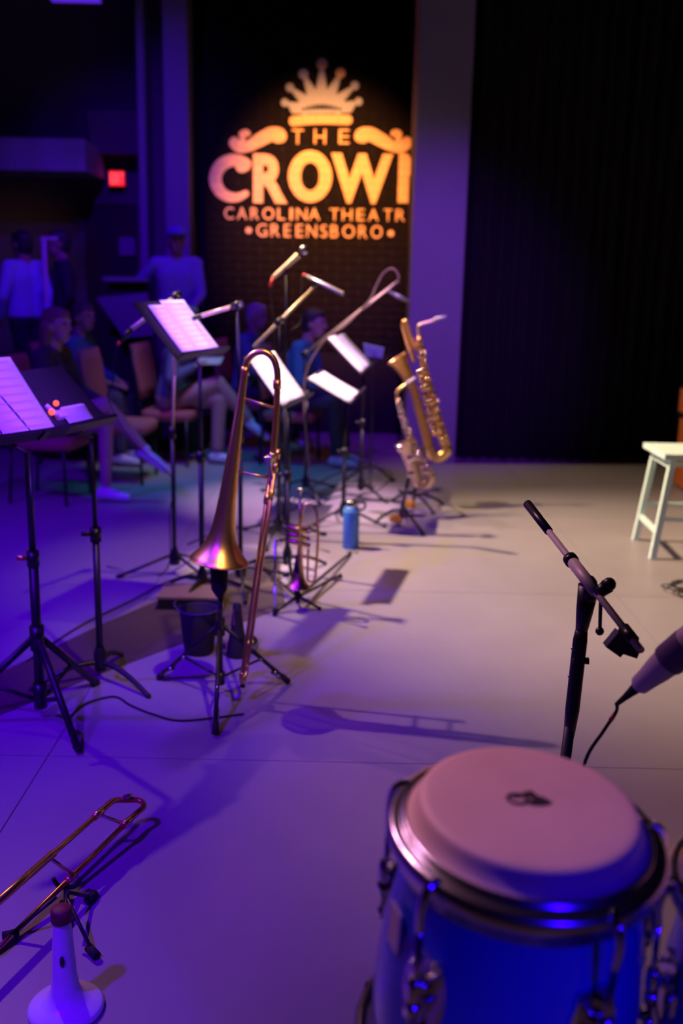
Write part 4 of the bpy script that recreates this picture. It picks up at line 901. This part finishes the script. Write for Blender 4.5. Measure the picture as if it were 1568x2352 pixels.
# ================================================================== WHITE STOOL, ORANGE CABINET, CABLE COIL
sw = mat('mint white painted wood', (0.66, 0.90, 0.80), 0.5, 0, 0.05)
f0 = V((1.868, 5.76, 0)); b0_ = V((1.895, 6.215, 0)); H_ = 0.63
t = thing('stool', 'mint white painted wooden stool at the right edge', 'stool', (2.08, 5.98, 0))
xr = 2.27
corners = [(V((f0.x, f0.y, 0)), V((1.955, 5.82, H_-0.03))), (V((b0_.x, b0_.y, 0)), V((1.955, 6.16, H_-0.03))), (V((xr+0.05, f0.y, 0)), V((2.225, 5.82, H_-0.03))), (V((xr+0.05, b0_.y, 0)), V((2.225, 6.16, H_-0.03)))]
def beam(a, b, w, d):
    a, b = V(a), V(b); z = (b-a).normalized(); y = V((0, 1, 0)) if abs(z.y) < 0.8 else V((0, 0, 1)); x = y.cross(z).normalized(); y = z.cross(x)
    mb = MB(); vs = []
    for p in (a, b):
        for sx_, sy_ in ((-1, -1), (1, -1), (1, 1), (-1, 1)): vs.append(p+x*sx_*w/2+y*sy_*d/2)
    return mb.add(vs, [(3, 2, 1, 0), (4, 5, 6, 7)]+[(i, (i+1) % 4, (i+1) % 4+4, i+4) for i in range(4)], False)
for a_, b_ in corners: beam(a_, b_, 0.036, 0.036).build('leg', sw, t)
seat = MB().box((2.09, 5.99, H_-0.012), (0.40, 0.44, 0.032))
seat.build('seat', sw, t)
def lc(k, z): a_, b_ = corners[k]; return a_.lerp(b_, z/(H_-0.03))
for (k1, k2, z) in ((0, 1, 0.16), (2, 3, 0.16), (0, 2, 0.24), (1, 3, 0.24)): beam(lc(k1, z), lc(k2, z), 0.022, 0.03).build('stretcher', sw, t)
for (k1, k2) in ((0, 1), (2, 3), (0, 2), (1, 3)): beam(lc(k1, H_-0.06), lc(k2, H_-0.06), 0.02, 0.06).build('apron', sw, t)
oc = atY(1557, 950, 8.05)
om = mat('orange stained wood', (0.62, 0.16, 0.03), 0.5, 0, 0.2, 14)
t = thing('wooden_cabinet', 'orange wooden cabinet at the right edge behind the white stool', 'cabinet', (oc.x+0.25, 7.85, 0))
zt = atY(1563, 903, 7.6).z; zm = atY(1563, 962, 7.6).z
MB().box((oc.x+0.25, 7.85, (zt+zm)/2), (0.50, 0.40, zt-zm-0.012)).build('upper_box', om, t)
MB().box((oc.x+0.26, 7.85, zm/2-0.01), (0.49, 0.38, zm-0.06)).build('lower_box', om, t)
MB().box((oc.x+0.26, 7.85, zm-0.015), (0.53, 0.42, 0.024)).build('waist_band', black, t)
for sx_ in (-1, 1):
    for sy_ in (-1, 1): MB().box((oc.x+0.26+sx_*0.2, 7.85+sy_*0.15, 0.01), (0.05, 0.05, 0.022)).build('foot', black, t)
cl_ = atZ(1590, 1370); pts = []
for i in range(60):
    a = i*0.62; r = 0.11+0.02*math.sin(i*1.7); pts.append(V((cl_.x+r*math.cos(a)+0.01*math.sin(i), cl_.y+r*0.9*math.sin(a)-0.003*i+0.1, 0.006+0.0012*i+0.012*abs(math.sin(i*0.9)))))
tag(MB().tube(arc(pts, 4), 0.0035, 6).build('cable_coil', rubber), 'loose coil of thin black cable on the floor by the stool', 'cable')
# ================================================================== CABLES ON THE FLOOR
def fcable(pts, label, r=0.0042): return cable('floor_cable', [atZ(x, y, r+0.001) for x, y in pts], label, r=r, group='black cables on the floor')
fcable([(60, 1520), (180, 1440), (300, 1380), (400, 1330), (520, 1300), (640, 1290), (720, 1310)], 'black cable running along the floor from far left to the trumpet stand')
fcable([(150, 1660), (190, 1620), (260, 1600), (300, 1620), (350, 1640), (420, 1655), (560, 1640)], 'black cable curling round the second stand base to the trombone stand')
fcable([(640, 1180), (700, 1130), (780, 1085), (860, 1075), (900, 1090), (860, 1130), (780, 1140), (720, 1165)], 'black cable looping around the stand bases behind the bottle')
fcable([(430, 1250), (520, 1215), (600, 1205), (690, 1160), (760, 1120), (850, 1100)], 'black cable running behind the trombone bell towards the saxophones')
# ================================================================== AUDIENCE
def remeshed(mb, name, m, parent, vox=0.012, sm=4):
    o = mb.build(name, m, parent)
    md_ = o.modifiers.new('remesh', 'REMESH'); md_.mode = 'VOXEL'; md_.voxel_size = vox; md_.use_smooth_shade = True
    if sm: q = o.modifiers.new('smooth', 'SMOOTH'); q.iterations = sm; q.factor = 0.5
    dg = bpy.context.evaluated_depsgraph_get(); me = bpy.data.meshes.new_from_object(o.evaluated_get(dg))
    old = o.data; o.modifiers.clear(); o.data = me; bpy.data.meshes.remove(old); me.name = name
    if not me.materials: me.materials.append(m)
    return o
def cap(mb, a, ra, b, rb, seg=14):
    a, b = V(a), V(b); d = b-a; L = max(d.length, 1e-5); d = d/L; pts = []; rr = []
    for k in range(5): th = math.pi/2*(1-k/4); pts.append(a-d*ra*math.sin(th)); rr.append(max(ra*math.cos(th), 1e-4))
    for k in range(5): th = math.pi/2*k/4; pts.append(b+d*rb*math.sin(th)); rr.append(max(rb*math.cos(th), 1e-4))
    mb.tube(pts, rr, seg, cap=True); return mb
hair_cols = {}
def person(label, hip, yaw, sit=True, lean=8, skin=(0.36, 0.22, 0.17), top=(0.03, 0.03, 0.04), legs=(0.05, 0.05, 0.07), shoe=(0.5, 0.5, 0.55), hair=(0.03, 0.02, 0.02), crossed=False, sleeve='long', bare=False, headyaw=0, hairlen=0.0, feet=None, hands=None, knees=None, hat=None, H=1.0, topmat=None):
    hip = V(hip); f = V((math.cos(math.radians(yaw)), math.sin(math.radians(yaw)), 0)); s = V((-f.y, f.x, 0)); z = V((0, 0, 1))
    la = math.radians(lean); up = (z*math.cos(la)+f*math.sin(la)).normalized(); fl_z = 0.0 if sit else hip.z-0.92
    t = thing('person', label, 'person', (hip.x, hip.y, fl_z), 'audience members')
    idn = str(len(bpy.data.materials))
    sk = mat('skin '+idn, skin, 0.55); tm = topmat or mat('top cloth '+idn, top, 0.85, 0, 0.2, 60); lm = mat('leg cloth '+idn, legs, 0.85, 0, 0.2, 50); hm = mat('hair '+idn, hair, 0.6, 0, 0.3, 80); shm = mat('shoe '+idn, shoe, 0.6)
    pel = hip+z*0.04; wst = pel+up*0.18; ch = pel+up*0.36; nk = pel+up*0.53; hc_ = nk+up*0.13+f*0.025
    hy = math.radians(yaw+headyaw); hf = V((math.cos(hy), math.sin(hy), 0)); hs = V((-hf.y, hf.x, 0)); HM = Matrix((hf, hs, z)).transposed()
    B = MB(); T = MB(); G = MB()
    for o_ in (-1, 1):
        cap(B, pel+s*o_*0.075, 0.105, wst+s*o_*0.06, 0.095); cap(B, wst+s*o_*0.06, 0.095, ch+s*o_*0.075, 0.105)
        cap(T, pel+s*o_*0.078+up*0.02, 0.118, wst+s*o_*0.063, 0.108); cap(T, wst+s*o_*0.063, 0.108, ch+s*o_*0.078, 0.118)
        cap(T, ch+s*o_*0.08, 0.110, nk-up*0.10+s*o_*0.11, 0.075)
        cap(G, pel+s*o_*0.078, 0.118, pel+s*o_*0.078-z*0.03, 0.115)
    shl = [nk-up*0.07+s*o_*0.185 for o_ in (1, -1)]
    cap(B, shl[0], 0.058, shl[1], 0.058); cap(T, shl[0], 0.070, shl[1], 0.070)
    cap(B, nk-up*0.06, 0.062, nk+up*0.06, 0.052)
    # head
    B.ball(hc_+z*0.025, 0.1, (0.98, 0.76, 1.02), 20, HM); B.ball(hc_+hf*0.03-z*0.05, 0.1, (0.62, 0.55, 0.66), 16, HM)
    cap(B, hc_+hf*0.092+z*0.022, 0.010, hc_+hf*0.112-z*0.016, 0.014)
    for o_ in (-1, 1):
        B.ball(hc_+hs*o_*0.078+z*0.0-hf*0.005, 0.03, (0.6, 0.35, 1.0), 10, HM)
        B.ball(hc_+hf*0.082+hs*o_*0.033+z*0.040, 0.018, (0.6, 1.2, 0.5), 10, HM)
    # arms
    for k, o_ in enumerate((1, -1)):
        sh_ = shl[k]
        if hands and hands[k] is not None: hd = V(hands[k])
        elif sit: hd = pel+f*0.36+s*o_*0.10+z*0.13
        else: hd = pel+s*o_*0.25+f*0.10-z*0.02
        d = hd-sh_; L1, L2 = 0.29, 0.26; dl = min(d.length, 0.54); dn = d.normalized(); hd = sh_+dn*dl
        a_ = (L1*L1-L2*L2+dl*dl)/(2*dl); hgt = math.sqrt(max(L1*L1-a_*a_, 0.0004)); pole = (s*o_*0.6-z*0.7-f*0.4); pole = (pole-dn*pole.dot(dn)).normalized()
        el = sh_+dn*a_+pole*hgt; fa = (hd-el).normalized()
        cap(B, sh_, 0.048, el, 0.038); cap(B, el, 0.038, hd, 0.026)
        if sleeve == 'long': cap(T, sh_, 0.064, el, 0.052); cap(T, el, 0.052, el.lerp(hd, 0.86), 0.040)
        else: cap(T, sh_, 0.066, sh_.lerp(el, 0.6), 0.060)
        # hand: palm, four fingers with a bend, thumb from the side
        side = fa.cross(z); side = side.normalized() if side.length > 0.1 else s; dwn = side.cross(fa).normalized()
        if dwn.z > 0: dwn = -dwn
        for w_ in (-0.022, 0.0, 0.022): cap(B, hd+fa*0.015+side*w_*0.8, 0.016, hd+fa*0.075+side*w_, 0.013)
        for q, (w_, l_) in enumerate(((-0.030, 0.058), (-0.010, 0.072), (0.010, 0.076), (0.030, 0.066))):
            k0 = hd+fa*0.082+side*w_; k1 = k0+fa*l_*0.5+dwn*0.008; k2 = k1+fa*l_*0.42+dwn*0.026
            cap(B, k0, 0.0098, k1, 0.009, 8); cap(B, k1, 0.009, k2, 0.008, 8)
        k0 = hd+fa*0.03-side*o_*0.026; k1 = k0+fa*0.035-side*o_*0.024+dwn*0.006; k2 = k1+fa*0.032-side*o_*0.004+dwn*0.012
        cap(B, k0, 0.013, k1, 0.0105, 8); cap(B, k1, 0.0105, k2, 0.009, 8)
    # legs
    shoes = []
    for k, o_ in enumerate((1, -1)):
        hj = hip+s*o_*0.09
        if sit:
            kn_ = V(knees[k]) if knees else hip+f*0.43+s*o_*0.11+z*0.04
            an = V(feet[k]) if feet else V((kn_.x, kn_.y, 0.09))+f*0.03
            tof = f
            if crossed and k == 1:
                kn_ = hip+f*0.42-s*0.02+z*0.17; an = kn_+f*0.26+s*0.10-z*0.33; tof = (f*0.85-z*0.5).normalized()
            if crossed and k == 0: kn_ = hip+f*0.43-s*0.01+z*0.03; an = V((kn_.x, kn_.y, 0.09))-f*0.02
        else:
            kn_ = hip-z*0.43+s*o_*0.01+f*0.03; an = hip-z*0.83+s*o_*0.01; tof = f
        cap(B, hj, 0.085, kn_, 0.055); cap(B, kn_, 0.053, an.lerp(kn_, 0.65), 0.052); cap(B, an.lerp(kn_, 0.65), 0.052, an, 0.034)
        lenf = 0.45 if bare else 1.0
        cap(G, hj, 0.10, hj.lerp(kn_, 0.55 if bare else 1.0), 0.085 if bare else 0.068)
        if not bare: cap(G, kn_, 0.068, an.lerp(kn_, 0.12), 0.056)
        heel = an-tof*0.04-z*0.045 if tof.z > -0.2 else an-z*0.04-tof*0.02
        toe = heel+tof*0.20-(z*0.008)
        cap(B, heel+z*0.02, 0.030, toe-tof*0.03+z*0.01, 0.024)
        S_ = MB(); cap(S_, heel+z*0.012, 0.040, heel+tof*0.11+z*0.006, 0.041); cap(S_, heel+tof*0.11+z*0.004, 0.040, toe, 0.031); cap(S_, heel+z*0.015, 0.038, an+z*0.0, 0.042)
        shoes.append(S_)
    body = remeshed(B, 'body', sk, t, 0.0085, 3)
    remeshed(T, 'top', tm, t, 0.013, 4)
    remeshed(G, 'shorts' if bare else 'trousers', lm, t, 0.013, 4)
    for S_ in shoes:
        sh_o = remeshed(S_, 'shoe', shm, t, 0.009, 3)
    Hh = MB(); Hh.ball(hc_+z*0.045-hf*0.022, 0.1, (1.02, 0.86, 0.96), 18, HM); Hh.ball(hc_+z*0.085+hf*0.02, 0.08, (1.0, 0.9, 0.55), 16, HM); Hh.ball(hc_-hf*0.05-z*0.01, 0.085, (0.75, 0.95, 1.0), 16, HM)
    if hairlen:
        for o_ in (-1, 0, 1): cap(Hh, hc_-hf*0.045+hs*o_*0.055, 0.055, hc_-hf*0.06+hs*o_*0.07-z*hairlen, 0.038)
    remeshed(Hh, 'hair', hm, t, 0.010, 3)
    if hat:
        hatm = mat('cap cloth '+idn, hat, 0.8)
        Ht = MB(); Ht.ball(hc_+z*0.075, 0.1, (1.1, 0.95, 0.75), 18, HM); Ht.ball(hc_+z*0.07+hf*0.11, 0.07, (1.1, 1.0, 0.18), 14, HM); remeshed(Ht, 'cap', hatm, t, 0.010, 2)
    ey = mat('dark eyes', (0.02, 0.015, 0.01), 0.2)
    for o_ in (-1, 1): MB().ball(hc_+hf*0.091+hs*o_*0.032+z*0.024, 0.0105).build('eye', ey, t)
    MB().ball(hc_+hf*0.092-z*0.052, 0.024, (0.3, 1.0, 0.28), 10, HM).build('mouth', mat('lips', (0.30, 0.10, 0.09), 0.5), t)
    return t
up_m = mat('dusty rose upholstery', (0.34, 0.10, 0.10), 0.85, 0, 0.12, 40)
def chair(c, yaw, label, zb=0.0):
    c = V(c); f = V((math.cos(math.radians(yaw)), math.sin(math.radians(yaw)), 0)); s = V((-f.y, f.x, 0)); z = V((0, 0, 1)); M = Matrix((f, s, z)).transposed()
    t = thing('audience_chair', label, 'chair', c, 'audience chairs')
    def pad(name, cc, size, rot=0.0):
        mb = MB(); R = M @ Matrix.Rotation(rot, 3, 'Y'); hx, hy, hz = [q/2 for q in size]; rr = []
        n = 24
        for (zz, k) in ((-hz, 0.90), (-hz*0.6, 1.0), (hz*0.6, 1.0), (hz, 0.90)):
            rr.append([V((hx*k*abs(math.cos(a))**0.35*(1 if math.cos(a) > 0 else -1), hy*k*abs(math.sin(a))**0.35*(1 if math.sin(a) > 0 else -1), zz)) for a in [2*math.pi*i/n for i in range(n)]])
        vs = [cc+R @ p for r_ in rr for p in r_]; fs = [(i*n+k, i*n+(k+1) % n, (i+1)*n+(k+1) % n, (i+1)*n+k) for i in range(3) for k in range(n)]
        fs += [tuple(range(n-1, -1, -1)), tuple(range(3*n, 4*n))]
        return mb.add(vs, fs, True).build(name, up_m, t)
    pad('seat', c+z*0.43+f*0.01, (0.46, 0.47, 0.09))
    pad('backrest', c-f*0.23+z*0.80, (0.065, 0.46, 0.46), 0.16*-1)
    for o_ in (-1, 1):
        MB().tube([c-f*0.19+s*o_*0.21+z*0.40, c-f*0.22+s*o_*0.22+z*0.0], 0.012, 8).build('leg', black, t)
        MB().tube([c+f*0.19+s*o_*0.21+z*0.40, c+f*0.20+s*o_*0.22+z*0.0], 0.012, 8).build('leg', black, t)
        MB().tube([c-f*0.19+s*o_*0.235+z*0.38, c-f*0.215+s*o_*0.24+z*0.62, c-f*0.26+s*o_*0.24+z*1.0], 0.011, 8).build('back_post', black, t)
    MB().tube([c+f*0.18-s*0.2+z*0.375, c+f*0.18+s*0.2+z*0.375], 0.010, 8).build('seat_rail', black, t)
    return t
stripe = mat('teal knit', (0.04, 0.20, 0.26), 0.9, 0, 0.3, 90)
# front woman at the left
chair((-2.10, 7.06, 0), -8, 'rose upholstered chair under the woman with crossed bare legs')
person('seated person in black top with bare crossed legs and pale shoes at left', (-2.10, 7.06, 0.535), -8, True, 6, legs=(0.35, 0.28, 0.40), bare=True, crossed=True, hair=(0.16, 0.09, 0.08), hairlen=0.16, shoe=(0.62, 0.60, 0.68), skin=(0.42, 0.26, 0.24), headyaw=-15)
chair((-1.74, 7.82, 0), -4, 'empty rose upholstered chair right of the woman with crossed legs')
chair((-2.32, 8.55, 0), -10, 'rose upholstered chair under the person in the teal knit')
person('seated person in teal knit sweater behind the woman with crossed legs', (-2.32, 8.55, 0.535), -10, True, 8, topmat=stripe, hair=(0.07, 0.06, 0.05), skin=(0.30, 0.18, 0.14), headyaw=-20)
chair((-1.50, 8.62, 0), -6, 'rose upholstered chair under the person in mauve trousers')
person('seated person with mauve trousers and crossed legs behind the tall music stand', (-1.50, 8.62, 0.535), -6, True, 12, top=(0.10, 0.10, 0.22), legs=(0.36, 0.22, 0.22), crossed=True, hair=(0.20, 0.20, 0.18), shoe=(0.55, 0.60, 0.70), headyaw=-15, hands=(V((-1.26, 8.70, 0.855)), V((-1.26, 8.47, 0.855))))
chair((-0.93, 9.42, 0), -10, 'rose upholstered chair under the grey haired person')
person('grey haired seated person with pale teal sleeves behind the short boom arm', (-0.93, 9.42, 0.535), -14, True, 8, top=(0.10, 0.30, 0.34), legs=(0.05, 0.05, 0.08), hair=(0.34, 0.34, 0.34), shoe=(0.6, 0.6, 0.66), headyaw=-20)
chair((-0.46, 8.72, 0), -12, 'rose upholstered chair under the person in the blue jacket')
person('seated person in dark blue jacket left of the far boom stand', (-0.46, 8.72, 0.535), -16, True, 16, top=(0.05, 0.16, 0.28), legs=(0.03, 0.03, 0.05), hair=(0.03, 0.025, 0.02), shoe=(0.6, 0.6, 0.66), headyaw=-10)
# programme in the lap of the person in mauve trousers
pg = V((-1.16, 8.55, 0.868))
tag(MB().slab(pg+V((-0.10, -0.08, 0.0)), V((0.21, -0.03, 0.01)), V((0.02, 0.13, 0.05)), 0.004).build('programme', mat('cream programme', (0.62, 0.58, 0.48), 0.8)), 'cream folded programme in the lap of the person in mauve trousers', 'booklet')
# standing people on the riser
person('standing person in blue shirt and cap in front of the blue pilaster', (-1.60, 9.62, rz+0.92), -75, False, 3, top=(0.22, 0.22, 0.42), legs=(0.03, 0.03, 0.05), hat=(0.12, 0.12, 0.35), hands=(V((-1.42, 9.35, 1.30)), V((-1.95, 9.42, 1.40))), skin=(0.30, 0.15, 0.12))
person('standing person with bright blue lit sleeve at the far left', (-3.02, 9.60, rz+0.86), 150, False, 0, top=(0.40, 0.50, 0.85), legs=(0.03, 0.03, 0.05), hair=(0.02, 0.02, 0.02), hands=(None, V((-2.72, 9.30, 1.12))))
person('standing person in dark jacket beside the bright blue sleeve, far left', (-2.72, 9.80, rz+0.88), 200, False, 0, top=(0.02, 0.02, 0.03), legs=(0.03, 0.03, 0.04), hair=(0.02, 0.02, 0.02))
# pale T shaped pole between them, and the counter the man in the cap leans on
tpz = atY(100, 548, 9.45)
t = thing('coat_pole', 'pale T shaped pole between the two standing people at far left', 'pole', (tpz.x, 9.45, rz))
MB().tube([(tpz.x, 9.45, rz+0.03), (tpz.x, 9.45, tpz.z)], 0.022, 10).build('pole', mat('pale pole paint', (0.62, 0.5, 0.6), 0.5), t)
MB().tube([(tpz.x-0.03, 9.45, tpz.z), (tpz.x+0.13, 9.45, tpz.z+0.005)], 0.016, 8).build('crossbar', MATS['pale pole paint'], t)
MB().lathe([(0.0001, 0.03), (0.15, 0.028), (0.16, 0.0), (0.0001, 0.0)], (tpz.x, 9.45, rz), (0, 0, 1), 24).build('base', MATS['pale pole paint'], t)
k0 = atY(238, 640, 9.3); k1 = atY(338, 640, 9.3)
t = thing('counter', 'dark standing counter with blue lit edge beside the man in the cap', 'counter', ((k0.x+k1.x)/2, 9.4, rz))
MB().box(((k0.x+k1.x)/2, 9.42, k0.z), (k1.x-k0.x, 0.30, 0.04)).build('counter_top', mat('grey counter top', (0.2, 0.2, 0.24), 0.5), t)
MB().box(((k0.x+k1.x)/2, 9.46, (k0.z+rz)/2), (k1.x-k0.x-0.06, 0.20, k0.z-rz-0.04)).build('counter_body', MATS['black riser'], t)
sq = [atY(223, 688, 9.12), atY(338, 677, 9.12), atY(352, 770, 8.98), atY(285, 776, 8.98)]
MB().prism(sq, (0, 0.02, 0.02)).build('slanted_panel', mat('violet grey panel', (0.14, 0.12, 0.18), 0.6), t)
MB().box(((k0.x+k1.x)/2+0.02, 9.24, (sq[3].z+rz)/2), (0.34, 0.22, sq[3].z-rz)).build('panel_pedestal', MATS['black riser'], t)
